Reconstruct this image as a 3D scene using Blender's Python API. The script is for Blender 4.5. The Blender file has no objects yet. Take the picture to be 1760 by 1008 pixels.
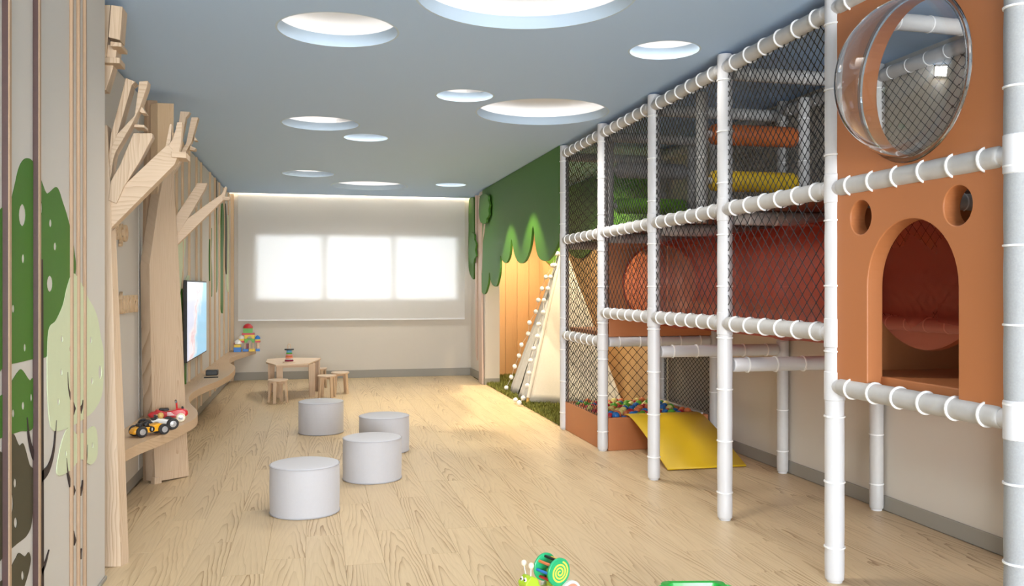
import bpy, bmesh, math, random
from mathutils import Vector, Matrix
random.seed(7)
sc = bpy.context.scene
COL = sc.collection
PI = math.pi

# ------------------------------------------------------------------ camera, world, lights, exposure
H_EYE = 1.5
YAW = math.atan(340/1500)
cam_d = bpy.data.cameras.new('camera')
cam_d.sensor_width = 36; cam_d.lens = 36*1500/1760; cam_d.shift_y = -9/1760
cam_d.clip_start = 0.05; cam_d.clip_end = 100
cam = bpy.data.objects.new('camera', cam_d); COL.objects.link(cam)
cam.location = (0, 0, H_EYE); cam.rotation_euler = (PI/2, 0, -YAW)
sc.camera = cam
sc.view_settings.view_transform = 'Standard'
sc.view_settings.look = 'None'
sc.view_settings.gamma = 1
sc.view_settings.use_curve_mapping = False
sc.view_settings.exposure = 0.8

w = bpy.data.worlds.new('world'); sc.world = w
w.use_nodes = True
w.node_tree.nodes['Background'].inputs[0].default_value = (0.75, 0.85, 1.0, 1)
w.node_tree.nodes['Background'].inputs[1].default_value = 1.0

def area(name, loc, rot, sx, sy, power, col=(1, 1, 1), spread=None):
    d = bpy.data.lights.new(name, 'AREA'); d.shape = 'RECTANGLE'; d.size = sx; d.size_y = sy
    d.energy = power; d.color = col
    if spread: d.spread = spread
    o = bpy.data.objects.new(name, d); COL.objects.link(o); o.location = loc; o.rotation_euler = rot
    return o
def spot(name, loc, target, power, ang, blend, col, rad=0.03):
    d = bpy.data.lights.new(name, 'SPOT'); d.energy = power; d.spot_size = math.radians(ang); d.spot_blend = blend
    d.color = col; d.shadow_soft_size = rad
    o = bpy.data.objects.new(name, d); COL.objects.link(o); o.location = loc
    v = Vector(target)-Vector(loc); o.rotation_euler = v.to_track_quat('-Z', 'Y').to_euler()
    return o
# daylight at the large window behind the camera and at the window behind the blind
area('daylight_near_window', (0.85, -6.3, 1.55), (PI/2, 0, 0), 3.9, 2.4, 950, (0.95, 0.98, 1.0))
area('daylight_far_window', (0.73, 18.0, 1.95), (-PI/2, 0, 0), 3.6, 2.4, 640, (0.93, 0.97, 1.0))
# warm downlights along the play corner
spot('downlight_alcove', (2.98, 10.4, 2.93), (3.15, 10.6, 0), 190, 150, 1.0, (1.0, 0.78, 0.52), 0.05)
spot('downlight_alcove_rear', (3.0, 13.2, 2.93), (3.1, 13.9, 0), 200, 120, 0.7, (1.0, 0.76, 0.5), 0.05)
spot('downlight_canopy', (2.05, 10.1, 2.98), (2.05, 10.1, 0), 110, 82, 0.35, (1.0, 0.85, 0.55), 0.03)
spot('downlight_canopy_rear', (2.05, 11.3, 2.98), (2.05, 11.3, 0), 110, 78, 0.35, (1.0, 0.85, 0.55), 0.03)

# ------------------------------------------------------------------ pixel <-> world helpers (measuring rays from the eye point)
CS, SN = math.cos(YAW), math.sin(YAW)
def ray(u, v):
    a = (u-880)/1500; b = (495-v)/1500
    return Vector((SN+CS*a, CS-SN*a, b))
def on_x(u, v, x):
    r = ray(u, v); t = x/r.x; return Vector((x, r.y*t, H_EYE+r.z*t))
def on_y(u, v, y):
    r = ray(u, v); t = y/r.y; return Vector((r.x*t, y, H_EYE+r.z*t))
def on_z(u, v, z):
    r = ray(u, v); t = (z-H_EYE)/r.z; return Vector((r.x*t, r.y*t, z))
def on_p(u, v, n, d):           # plane n.p = d
    r = ray(u, v); o = Vector((0, 0, H_EYE)); t = (d-n.dot(o))/n.dot(r); return o+r*t

# ------------------------------------------------------------------ materials
def nodes(name):
    m = bpy.data.materials.new(name); m.use_nodes = True
    nt = m.node_tree; return m, nt, nt.nodes['Principled BSDF']
def mat(name, col, rough=0.5, metal=0.0, emit=None, es=1.0, noise=0.0, nscale=20.0, bump=0.0, bscale=200.0, spec=0.5, coat=0.0, sheen=0.0):
    m, nt, b = nodes(name)
    b.inputs['Base Color'].default_value = (*col, 1); b.inputs['Roughness'].default_value = rough
    b.inputs['Metallic'].default_value = metal; b.inputs['Specular IOR Level'].default_value = spec
    b.inputs['Coat Weight'].default_value = coat; b.inputs['Sheen Weight'].default_value = sheen
    if emit:
        b.inputs['Emission Color'].default_value = (*emit, 1); b.inputs['Emission Strength'].default_value = es
    tc = nt.nodes.new('ShaderNodeTexCoord')
    if noise:
        n = nt.nodes.new('ShaderNodeTexNoise'); n.inputs['Scale'].default_value = nscale; n.inputs['Detail'].default_value = 3
        nt.links.new(tc.outputs['Object'], n.inputs['Vector'])
        r = nt.nodes.new('ShaderNodeMapRange'); r.inputs[3].default_value = 1-noise; r.inputs[4].default_value = 1+noise
        nt.links.new(n.outputs['Fac'], r.inputs[0])
        mx = nt.nodes.new('ShaderNodeVectorMath'); mx.operation = 'SCALE'; mx.inputs[0].default_value = col
        nt.links.new(r.outputs[0], mx.inputs['Scale']); nt.links.new(mx.outputs[0], b.inputs['Base Color'])
    if bump:
        n = nt.nodes.new('ShaderNodeTexNoise'); n.inputs['Scale'].default_value = bscale; n.inputs['Detail'].default_value = 2
        nt.links.new(tc.outputs['Object'], n.inputs['Vector'])
        bp = nt.nodes.new('ShaderNodeBump'); bp.inputs['Strength'].default_value = bump; bp.inputs['Distance'].default_value = 0.002
        nt.links.new(n.outputs['Fac'], bp.inputs['Height']); nt.links.new(bp.outputs[0], b.inputs['Normal'])
    return m

def wood(name, light, dark, along='Z', freq=60.0, slope=6.0, rough=0.45, vary=0.12, strength=0.6, wob=1.0, amp=0.05, cdist=0.03, spec=0.4, fine=0.22, ringp=2.5, nac=6.0, nal=1.3):
    """flat sawn wood: rings cut obliquely, so they draw arches along the board"""
    m, nt, b = nodes(name)
    N = nt.nodes.new; L = nt.links.new
    def M(op, a, c=None, d=None):
        n = N('ShaderNodeMath'); n.operation = op
        for i, s in enumerate((a, c, d)):
            if s is None: continue
            if isinstance(s, (int, float)): n.inputs[i].default_value = s
            else: L(s, n.inputs[i])
        return n.outputs[0]
    tc = N('ShaderNodeTexCoord'); oi = N('ShaderNodeObjectInfo')
    sx = N('ShaderNodeSeparateXYZ'); L(tc.outputs['Object'], sx.inputs[0])
    X, Y, Z = sx.outputs
    if along == 'Z': ac = M('ADD', X, M('MULTIPLY', Y, 0.83)); al = Z
    elif along == 'Y': ac = M('ADD', X, M('MULTIPLY', Z, 0.83)); al = Y
    else: ac = M('ADD', Y, M('MULTIPLY', Z, 0.83)); al = X
    rnd = oi.outputs['Random']
    al2 = M('ADD', al, M('MULTIPLY', rnd, 37.0))
    ac2 = M('ADD', ac, M('MULTIPLY', M('SUBTRACT', M('FRACT', M('MULTIPLY', rnd, 7.31)), 0.5), amp*2))
    cv = N('ShaderNodeCombineXYZ'); L(M('MULTIPLY', ac2, nac), cv.inputs[0]); L(M('MULTIPLY', al2, nal), cv.inputs[1]); L(rnd, cv.inputs[2])
    nz = N('ShaderNodeTexNoise'); nz.inputs['Scale'].default_value = 1.0; nz.inputs['Detail'].default_value = 3.0; nz.inputs['Roughness'].default_value = 0.5
    L(cv.outputs[0], nz.inputs['Vector'])
    wn = M('MULTIPLY', M('SUBTRACT', nz.outputs['Fac'], 0.5), wob)
    dist = M('SQRT', M('ADD', M('MULTIPLY', ac2, ac2), cdist*cdist))
    ph = M('ADD', M('ADD', M('MULTIPLY', dist, freq), M('MULTIPLY', al2, slope)), M('MULTIPLY', wn, 9.0))
    fr = M('FRACT', ph)
    ring = M('POWER', fr, ringp)
    # arches fade in and out along the board
    nz2 = N('ShaderNodeTexNoise'); nz2.inputs['Scale'].default_value = 0.9; nz2.inputs['Detail'].default_value = 1.0
    L(cv.outputs[0], nz2.inputs['Vector'])
    fade = N('ShaderNodeMapRange'); fade.inputs[1].default_value = 0.42; fade.inputs[2].default_value = 0.66
    L(nz2.outputs['Fac'], fade.inputs[0])
    fv = N('ShaderNodeCombineXYZ'); L(M('MULTIPLY', ac2, 170.0), fv.inputs[0]); L(M('MULTIPLY', al2, 5.0), fv.inputs[1]); L(rnd, fv.inputs[2])
    fn = N('ShaderNodeTexNoise'); fn.inputs['Scale'].default_value = 1.0; fn.inputs['Detail'].default_value = 2.0
    L(fv.outputs[0], fn.inputs['Vector'])
    f = M('ADD', M('MULTIPLY', M('MULTIPLY', ring, strength), M('ADD', M('MULTIPLY', fade.outputs[0], 0.85), 0.15)), M('MULTIPLY', M('SUBTRACT', fn.outputs['Fac'], 0.35), fine))
    mx = N('ShaderNodeMix'); mx.data_type = 'RGBA'; mx.clamp_factor = True
    mx.inputs[6].default_value = (*light, 1); mx.inputs[7].default_value = (*dark, 1)
    L(f, mx.inputs[0])
    sc_ = N('ShaderNodeVectorMath'); sc_.operation = 'SCALE'
    L(mx.outputs[2], sc_.inputs[0]); L(M('ADD', M('MULTIPLY', M('FRACT', M('MULTIPLY', rnd, 13.7)), vary), 1-vary/2), sc_.inputs['Scale'])
    L(sc_.outputs[0], b.inputs['Base Color'])
    b.inputs['Roughness'].default_value = rough; b.inputs['Specular IOR Level'].default_value = spec
    bp = N('ShaderNodeBump'); bp.inputs['Strength'].default_value = 0.12; bp.inputs['Distance'].default_value = 0.001
    L(f, bp.inputs['Height']); L(bp.outputs[0], b.inputs['Normal'])
    return m

M_ = {}
M_['wall'] = mat('wall_paint', (0.61, 0.565, 0.495), 0.7, noise=0.02, nscale=3)
M_['panelwall'] = mat('wall_panel_paint', (0.58, 0.555, 0.51), 0.6, noise=0.02, nscale=3)
M_['baseboard'] = mat('baseboard_paint', (0.30, 0.28, 0.24), 0.55)
M_['ceiling'] = mat('ceiling_blue_paint', (0.45, 0.64, 0.93), 0.7)
M_['cove'] = mat('cove_white_paint', (0.74, 0.77, 0.81), 0.7)
M_['covestrip'] = mat('cove_light_strip', (1, 1, 1), 0.5, emit=(1.0, 0.87, 0.74), es=2.0)
M_['covestrip2'] = mat('cove_light_strip_far', (1, 1, 1), 0.5, emit=(1.0, 0.80, 0.56), es=50.0)
M_['rim'] = mat('rim_pale_blue_paint', (0.50, 0.64, 0.80), 0.8)
M_['shadowgap'] = mat('shadow_gap_black', (0.012, 0.014, 0.018), 0.8)
M_['floor'] = wood('floor_plank_wood', (0.63, 0.485, 0.30), (0.30, 0.185, 0.085), 'Y', freq=40, slope=2.6, rough=0.42, vary=0.07, strength=1.1, wob=0.62, amp=0.06, cdist=0.018, ringp=4.0, fine=0.38, nac=7.0, nal=0.8)
M_['oak'] = wood('pale_oak', (0.60, 0.455, 0.32), (0.38, 0.25, 0.145), 'Z', freq=55, slope=1.2, rough=0.5, vary=0.10, strength=0.85, wob=0.9, amp=0.1, fine=0.5)
M_['oaky'] = wood('pale_oak_shelf', (0.58, 0.41, 0.26), (0.36, 0.22, 0.12), 'Y', freq=45, slope=1.6, rough=0.45, vary=0.08, strength=0.55, wob=0.8, amp=0.1)
M_['oakx'] = wood('pale_oak_branch', (0.60, 0.455, 0.32), (0.38, 0.25, 0.145), 'X', freq=45, slope=1.2, rough=0.5, vary=0.1, strength=0.7, wob=0.9, amp=0.1, fine=0.4)
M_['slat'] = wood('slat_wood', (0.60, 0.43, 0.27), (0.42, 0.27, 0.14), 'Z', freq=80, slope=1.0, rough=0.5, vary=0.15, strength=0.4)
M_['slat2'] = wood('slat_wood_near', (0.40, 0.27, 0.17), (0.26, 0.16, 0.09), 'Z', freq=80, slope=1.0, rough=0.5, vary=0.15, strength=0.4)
M_['darkslat'] = mat('dark_brown_wood', (0.055, 0.022, 0.018), 0.5, noise=0.2, nscale=30)
M_['pinkwood'] = wood('pink_beige_wood', (0.60, 0.45, 0.36), (0.45, 0.30, 0.22), 'Z', freq=60, slope=1, strength=0.3)
M_['cladding'] = wood('alcove_oak', (0.58, 0.36, 0.17), (0.38, 0.20, 0.08), 'Z', freq=45, slope=1.3, rough=0.5, vary=0.12, strength=0.5)
M_['green'] = mat('canopy_green', (0.046, 0.165, 0.010), 0.55, noise=0.04)
M_['olive'] = mat('canopy_olive', (0.055, 0.048, 0.022), 0.6, noise=0.05)
M_['pale'] = mat('canopy_pale_green', (0.60, 0.67, 0.45), 0.6, noise=0.03)
M_['stem'] = mat('stem_dark_brown', (0.020, 0.010, 0.010), 0.6)
M_['turf'] = mat('turf_green', (0.17, 0.18, 0.03), 0.8, noise=0.45, nscale=9)
M_['turfbase'] = mat('turf_backing', (0.08, 0.08, 0.02), 0.9, noise=0.4, nscale=30)
M_['white'] = mat('white_vinyl', (0.63, 0.63, 0.65), 0.42, noise=0.02, nscale=8)
M_['sleeve'] = mat('grey_vinyl_sleeve', (0.52, 0.515, 0.51), 0.5, noise=0.05, nscale=35, bump=0.15, bscale=260)
M_['greysleeve'] = mat('grey_fabric_sleeve', (0.33, 0.34, 0.35), 0.7, noise=0.16, nscale=140, bump=0.3, bscale=320)
M_['tie'] = mat('white_tie_plastic', (0.85, 0.85, 0.85), 0.35)
M_['net'] = mat('black_net_cord', (0.018, 0.018, 0.02), 0.8)
M_['orange'] = mat('orange_foam', (0.48, 0.175, 0.062), 0.5, noise=0.02, nscale=3)
M_['orangein'] = mat('orange_foam_edge', (0.60, 0.255, 0.085), 0.5)
M_['deck'] = mat('deck_brown_vinyl', (0.20, 0.085, 0.05), 0.5)
M_['yellow'] = mat('yellow_vinyl', (0.76, 0.50, 0.02), 0.38)
M_['rorange'] = mat('roller_orange', (0.52, 0.13, 0.03), 0.45)
M_['rgreen'] = mat('roller_green', (0.20, 0.50, 0.04), 0.4)
M_['rgrey'] = mat('roller_grey', (0.42, 0.42, 0.43), 0.5)
M_['pouf'] = mat('pouf_grey_fabric', (0.50, 0.50, 0.53), 0.75, noise=0.03, nscale=60, bump=0.15, bscale=300, sheen=0.2)
M_['poufseam'] = mat('pouf_piping', (0.42, 0.42, 0.45), 0.75)
M_['tentc'] = mat('tent_cream_cotton', (0.62, 0.58, 0.52), 0.85, noise=0.05, nscale=40, bump=0.4, bscale=90, sheen=0.3)
M_['tentg'] = mat('tent_grey_cotton', (0.46, 0.46, 0.47), 0.85, noise=0.14, nscale=22, bump=0.5, bscale=70)
M_['pom'] = mat('pompom_wool', (0.82, 0.81, 0.80), 0.9, sheen=0.5, bump=0.6, bscale=120)
M_['poletip'] = mat('pole_tip_wood', (0.60, 0.36, 0.10), 0.5)
M_['black'] = mat('black_plastic', (0.012, 0.012, 0.014), 0.35)
M_['rubber'] = mat('black_rubber', (0.02, 0.02, 0.022), 0.55)
M_['chrome'] = mat('grey_hub', (0.55, 0.56, 0.58), 0.3, metal=0.6)
M_['cream'] = mat('cream_wheel', (0.72, 0.66, 0.48), 0.45)
M_['red'] = mat('toy_red', (0.55, 0.015, 0.022), 0.3, coat=0.4)
M_['amber'] = mat('toy_yellow', (0.85, 0.40, 0.015), 0.3, coat=0.4)
M_['twhite'] = mat('toy_white', (0.78, 0.78, 0.75), 0.3, coat=0.4)
M_['blue'] = mat('toy_blue', (0.03, 0.20, 0.62), 0.35)
M_['tgreen'] = mat('toy_green', (0.10, 0.42, 0.04), 0.35)
M_['tyellow'] = mat('toy_lemon', (0.82, 0.58, 0.03), 0.35)
M_['pink'] = mat('toy_pink', (0.80, 0.35, 0.42), 0.4)
M_['salmon'] = mat('toy_salmon', (0.80, 0.30, 0.20), 0.4)
M_['lblue'] = mat('toy_light_blue', (0.16, 0.48, 0.72), 0.4)
M_['maroon'] = mat('toy_maroon', (0.22, 0.01, 0.04), 0.4)
M_['teal'] = mat('snail_teal_green', (0.02, 0.42, 0.17), 0.3, coat=0.3)
M_['lime'] = mat('snail_lime', (0.42, 0.62, 0.03), 0.35, coat=0.3)
M_['spiral'] = mat('snail_spiral_lime', (0.68, 0.74, 0.10), 0.4)
M_['plasticgreen'] = mat('glossy_green_plastic', (0.015, 0.38, 0.05), 0.32, coat=0.1)
M_['bred'] = mat('ball_red', (0.52, 0.02, 0.035), 0.35)
M_['bblue'] = mat('ball_blue', (0.02, 0.17, 0.52), 0.35)
M_['bgreen'] = mat('ball_green', (0.12, 0.45, 0.04), 0.35)
M_['byellow'] = mat('ball_pale_yellow', (0.80, 0.72, 0.26), 0.35)
M_['borange'] = mat('ball_orange', (0.72, 0.20, 0.07), 0.35)
M_['wframe'] = mat('window_frame_white', (0.78, 0.78, 0.78), 0.4)
M_['winglass'] = None
M_['cream2'] = mat('antenna_ball', (0.85, 0.74, 0.58), 0.4)
M_['table'] = wood('birch_table', (0.72, 0.55, 0.40), (0.52, 0.34, 0.20), 'X', freq=40, slope=1.5, strength=0.35, rough=0.45)
M_['tableleg'] = wood('birch_leg', (0.68, 0.50, 0.34), (0.48, 0.30, 0.17), 'Z', freq=60, slope=1.5, strength=0.35, rough=0.45)

def glass(name, col=(1, 1, 1), ior=1.45, rough=0.0):
    m, nt, b = nodes(name)
    b.inputs['Base Color'].default_value = (*col, 1); b.inputs['Transmission Weight'].default_value = 1
    b.inputs['IOR'].default_value = ior; b.inputs['Roughness'].default_value = rough
    return m
M_['acrylic'] = glass('clear_acrylic', (0.97, 0.975, 0.98), 1.45)
def thin_glass(name):
    m, nt, b = nodes(name); N = nt.nodes.new
    t = N('ShaderNodeBsdfTransparent'); g = N('ShaderNodeBsdfGlossy'); g.inputs['Roughness'].default_value = 0.02
    mx = N('ShaderNodeMixShader'); mx.inputs[0].default_value = 0.06
    nt.links.new(t.outputs[0], mx.inputs[1]); nt.links.new(g.outputs[0], mx.inputs[2])
    nt.links.new(mx.outputs[0], nt.nodes['Material Output'].inputs[0]); return m
M_['winglass'] = thin_glass('window_glass')

def tube_mat():
    m, nt, b = nodes('translucent_red_tube')
    b.inputs['Base Color'].default_value = (0.70, 0.19, 0.13, 1); b.inputs['Roughness'].default_value = 0.22
    b.inputs['Coat Weight'].default_value = 0.2
    t = nt.nodes.new('ShaderNodeBsdfTransparent'); t.inputs[0].default_value = (1.0, 0.52, 0.45, 1)
    tl = nt.nodes.new('ShaderNodeBsdfTranslucent'); tl.inputs[0].default_value = (0.65, 0.14, 0.09, 1)
    m1 = nt.nodes.new('ShaderNodeMixShader'); m1.inputs[0].default_value = 0.25
    m2 = nt.nodes.new('ShaderNodeMixShader'); m2.inputs[0].default_value = 0.56
    out = nt.nodes['Material Output']
    nt.links.new(b.outputs[0], m1.inputs[1]); nt.links.new(tl.outputs[0], m1.inputs[2])
    nt.links.new(m1.outputs[0], m2.inputs[1]); nt.links.new(t.outputs[0], m2.inputs[2])
    nt.links.new(m2.outputs[0], out.inputs[0])
    return m
M_['tube'] = tube_mat()
def blind_mat():
    m, nt, b = nodes('blind_fabric')
    b.inputs['Base Color'].default_value = (0.82, 0.79, 0.74, 1); b.inputs['Roughness'].default_value = 0.9
    tl = nt.nodes.new('ShaderNodeBsdfTranslucent'); tl.inputs[0].default_value = (0.80, 0.82, 0.84, 1)
    m1 = nt.nodes.new('ShaderNodeMixShader'); m1.inputs[0].default_value = 0.30
    nt.links.new(b.outputs[0], m1.inputs[1]); nt.links.new(tl.outputs[0], m1.inputs[2])
    nt.links.new(m1.outputs[0], nt.nodes['Material Output'].inputs[0])
    return m
M_['blind'] = blind_mat()
def screen_mat():
    m, nt, b = nodes('television_picture')
    N = nt.nodes.new; L = nt.links.new
    tc = N('ShaderNodeTexCoord'); sp = N('ShaderNodeSeparateXYZ'); L(tc.outputs['Generated'], sp.inputs[0])
    nz = N('ShaderNodeTexNoise'); nz.inputs['Scale'].default_value = 5; nz.inputs['Detail'].default_value = 6; L(tc.outputs['Generated'], nz.inputs['Vector'])
    def M(op, a, c):
        n = N('ShaderNodeMath'); n.operation = op
        for i, s in enumerate((a, c)):
            if isinstance(s, (int, float)): n.inputs[i].default_value = s
            else: L(s, n.inputs[i])
        return n.outputs[0]
    # the bright figure leans: wide at the top, narrow at the bottom
    e = M('ADD', M('SUBTRACT', sp.outputs[1], M('MULTIPLY', sp.outputs[2], 0.45)), M('MULTIPLY', M('SUBTRACT', nz.outputs['Fac'], 0.5), 0.7))
    r = N('ShaderNodeValToRGB')
    cr = r.color_ramp; cr.elements[0].position = 0.0; cr.elements[0].color = (0.75, 0.78, 0.95, 1)
    cr.elements[1].position = 0.40; cr.elements[1].color = (0.30, 0.66, 0.92, 1)
    for p, c in ((0.10, (0.95, 0.90, 0.92, 1)), (0.16, (0.85, 0.55, 0.60, 1)), (0.22, (0.92, 0.88, 0.92, 1)), (0.30, (0.60, 0.82, 0.95, 1))):
        k = cr.elements.new(p); k.color = c
    L(e, r.inputs[0])
    b.inputs['Base Color'].default_value = (0.01, 0.01, 0.01, 1); b.inputs['Roughness'].default_value = 0.2
    L(r.outputs[0], b.inputs['Emission Color']); b.inputs['Emission Strength'].default_value = 0.50
    return m
M_['screen'] = screen_mat()

# ------------------------------------------------------------------ mesh helpers
OFF = {}
def finish(name, bm, m, parent=None, loc=None, bevel=0.0, smooth=None, seg=2):
    off = Vector((0, 0, 0))
    if parent is not None: off = OFF.get(parent.name, off)
    if loc is not None: off = Vector(loc)
    if off.length: bmesh.ops.translate(bm, verts=bm.verts, vec=-off)
    bmesh.ops.recalc_face_normals(bm, faces=bm.faces)
    me = bpy.data.meshes.new(name); bm.to_mesh(me); bm.free()
    for k in (m if isinstance(m, (list, tuple)) else [m]): me.materials.append(k)
    o = bpy.data.objects.new(name, me); COL.objects.link(o)
    if parent is not None: o.parent = parent
    elif loc is not None: o.location = loc
    OFF[o.name] = off
    if smooth is not None:
        for p in me.polygons: p.use_smooth = True
        me.set_sharp_from_angle(angle=math.radians(smooth))
    if bevel:
        b = o.modifiers.new('bevel', 'BEVEL'); b.width = bevel; b.segments = seg; b.limit_method = 'ANGLE'; b.angle_limit = 0.6
    return o
def part(name, bm, m, parent, **k): return finish(name, bm, m, parent, **k)
def struct(name, bm, m, parent=None, **k):
    o = finish(name, bm, m, parent, **k)
    if parent is None: o['kind'] = 'structure'
    return o
def thing(name, label, cat, loc, group=None, rotz=0):
    o = bpy.data.objects.new(name, None); COL.objects.link(o); o.location = loc; o.rotation_euler = (0, 0, rotz)
    o.empty_display_size = 0.05
    OFF[o.name] = Vector(loc); tag(o, label, cat, group); return o
def tag(o, label, cat, group=None):
    o['label'] = label; o['category'] = cat
    if group: o['group'] = group
    return o
def copy_tree(o, parent=None):
    c = o.copy(); COL.objects.link(c)
    if parent is not None: c.parent = parent
    for ch in list(o.children): copy_tree(ch, c)
    return c
def BM(): return bmesh.new()
def box(bm, lo, hi, mi=0):
    lo = Vector(lo); hi = Vector(hi)
    vs = [bm.verts.new((x, y, z)) for x in (lo.x, hi.x) for y in (lo.y, hi.y) for z in (lo.z, hi.z)]
    for f in ((0, 1, 3, 2), (4, 6, 7, 5), (0, 4, 5, 1), (2, 3, 7, 6), (0, 2, 6, 4), (1, 5, 7, 3)):
        k = bm.faces.new([vs[i] for i in f]); k.material_index = mi
    return vs
def boxo(name, lo, hi, m, parent=None, bevel=0.0, **k):
    bm = BM(); box(bm, lo, hi); return finish(name, bm, m, parent, bevel=bevel, **k)
def frame_of(d):
    d = d.normalized(); up = Vector((0, 0, 1)) if abs(d.z) < 0.95 else Vector((1, 0, 0))
    a = up.cross(d).normalized(); return a, d.cross(a).normalized()
def lathe(bm, p0, p1, prof, n=16, mi=0, caps=True):
    """prof: (distance from p0 along the axis in metres, radius)"""
    p0 = Vector(p0); p1 = Vector(p1); d = (p1-p0).normalized(); a, b = frame_of(d)
    rings = []
    for s, r in prof:
        c = p0+d*s
        rings.append([bm.verts.new(c+(a*math.cos(2*PI*i/n)+b*math.sin(2*PI*i/n))*max(r, 1e-5)) for i in range(n)])
    for q in range(len(rings)-1):
        for i in range(n):
            f = bm.faces.new((rings[q][i], rings[q][(i+1) % n], rings[q+1][(i+1) % n], rings[q+1][i])); f.material_index = mi
    if caps:
        for rg in (rings[0], rings[-1]):
            f = bm.faces.new(rg); f.material_index = mi
def rod(bm, p0, p1, r, n=12, r1=None, mi=0):
    L = (Vector(p1)-Vector(p0)).length
    lathe(bm, p0, p1, [(0, r), (L, r if r1 is None else r1)], n, mi)
def path_tube(bm, pts, r, n=6):
    pts = [Vector(p) for p in pts]; rings = []
    for i, p in enumerate(pts):
        d = (pts[min(i+1, len(pts)-1)]-pts[max(i-1, 0)]); a, b = frame_of(d)
        rr = r[i] if isinstance(r, (list, tuple)) else r
        rings.append([bm.verts.new(p+(a*math.cos(2*PI*k/n)+b*math.sin(2*PI*k/n))*rr) for k in range(n)])
    for q in range(len(rings)-1):
        for k in range(n):
            bm.faces.new((rings[q][k], rings[q][(k+1) % n], rings[q+1][(k+1) % n], rings[q+1][k]))
    bm.faces.new(rings[0]); bm.faces.new(rings[-1])
def ball(bm, c, r, u=12, v=8, sc_=(1, 1, 1), mi=0):
    mt = Matrix.Translation(c) @ Matrix.Diagonal((sc_[0], sc_[1], sc_[2], 1))
    g = bmesh.ops.create_uvsphere(bm, u_segments=u, v_segments=v, radius=r, matrix=mt)
    if mi:
        for vv in g['verts']:
            for f in vv.link_faces: f.material_index = mi
def cutout(loops, ext):
    """flat outline with holes (3-D points in one plane) given a thickness"""
    bm = BM(); edges = []
    for lp in loops:
        vs = [bm.verts.new(p) for p in lp]
        for i in range(len(vs)): edges.append(bm.edges.new((vs[i], vs[(i+1) % len(vs)])))
    bmesh.ops.triangle_fill(bm, edges=edges, use_beauty=True, use_dissolve=False)
    g = bmesh.ops.extrude_face_region(bm, geom=list(bm.faces))
    bmesh.ops.translate(bm, verts=[e for e in g['geom'] if isinstance(e, bmesh.types.BMVert)], vec=Vector(ext))
    return bm
def circ(c, r, a, b, n=32, r2=None):
    r2 = r if r2 is None else r2
    return [Vector(c)+Vector(a)*r*math.cos(2*PI*i/n)+Vector(b)*r2*math.sin(2*PI*i/n) for i in range(n)]
def spline(pts, n=5, closed=False):
    P = [Vector(p) for p in pts]; out = []; N = len(P)
    for i in range(N if closed else N-1):
        g = (lambda k: P[k % N]) if closed else (lambda k: P[max(0, min(N-1, k))])
        p0, p1, p2, p3 = g(i-1), g(i), g(i+1), g(i+2)
        for j in range(n):
            t = j/n
            out.append(0.5*((2*p1)+(p2-p0)*t+(2*p0-5*p1+4*p2-p3)*t*t+(3*p1-p0-3*p2+p3)*t**3))
    if not closed: out.append(P[-1])
    return out
XA, YA, ZA = Vector((1, 0, 0)), Vector((0, 1, 0)), Vector((0, 0, 1))

# ------------------------------------------------------------------ the room
CEIL = 3.02
XL, XLN, XR, YB, YN = -1.31, -1.05, 3.76, 14.75, -6.0
YT = 4.84                        # where the near mural wall steps back
bm = BM(); box(bm, (-1.6, YN-0.1, -0.12), (XR+0.1, YB+0.2, -0.012))
floor = struct('floor', bm, M_['floor'])
# planks, laid lengthways
PW, PL = 0.2105, 1.36
def plank_mesh(wd, ln):
    bm = BM(); g = 0.0004; c = 0.0009
    lo, hi = (-wd/2+g, -ln/2+g, -0.012), (wd/2-g, ln/2-g, 0.0)
    v = [bm.verts.new(p) for p in ((lo[0], lo[1], lo[2]), (hi[0], lo[1], lo[2]), (hi[0], hi[1], lo[2]), (lo[0], hi[1], lo[2]),
         (lo[0], lo[1], -c), (hi[0], lo[1], -c), (hi[0], hi[1], -c), (lo[0], hi[1], -c),
         (lo[0]+c, lo[1]+c, 0), (hi[0]-c, lo[1]+c, 0), (hi[0]-c, hi[1]-c, 0), (lo[0]+c, hi[1]-c, 0))]
    for k in (0, 4):
        for i in range(4): bm.faces.new((v[k+i], v[k+(i+1) % 4], v[k+4+(i+1) % 4], v[k+4+i]))
    bm.faces.new(v[8:12])
    bmesh.ops.recalc_face_normals(bm, faces=bm.faces)
    me = bpy.data.meshes.new('floor_plank'); bm.to_mesh(me); bm.free(); me.materials.append(M_['floor']); return me
PM = {}
nrow = int(round((XR-XL)/PW))
for i in range(nrow):
    x0 = XL+i*PW
    y = 1.4-random.random()*PL
    y_end = 8.95 if x0+PW/2 > 2.62 else YB
    while y < y_end-0.02:
        y0 = max(y, 1.4); y1 = min(y+PL, y_end); ln = round(y1-y0, 3)
        if ln > 0.05:
            if ln not in PM: PM[ln] = plank_mesh(PW, ln)
            o = bpy.data.objects.new('floor_plank', PM[ln]); COL.objects.link(o)
            o.location = (x0+PW/2, (y0+y1)/2, 0); o.parent = floor
        y += PL

# walls
bm = BM(); box(bm, (XL-0.2, YT, 0), (XL-0.03, YB+0.2, 3.3)); box(bm, (XL-0.2, YN, 0), (XLN-0.03, YT, 3.3))
wall_left = struct('wall_left', bm, M_['shadowgap'])
boxo('wall_panel', (XLN-0.03, YN, 0.0), (XLN, YT, CEIL-0.004), M_['panelwall'], wall_left)
boxo('wall_panel', (XL-0.03, YT+0.02, 0.10), (XL, 7.14, CEIL-0.035), M_['panelwall'], wall_left)
boxo('wall_panel', (XL-0.03, 7.16, 0.10), (XL, YB, CEIL-0.035), M_['panelwall'], wall_left)
bm = BM(); box(bm, (XR, YN, 0), (XR+0.12, YB+0.2, 3.3))
wall_right = struct('wall_right', bm, M_['wall'])
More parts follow.
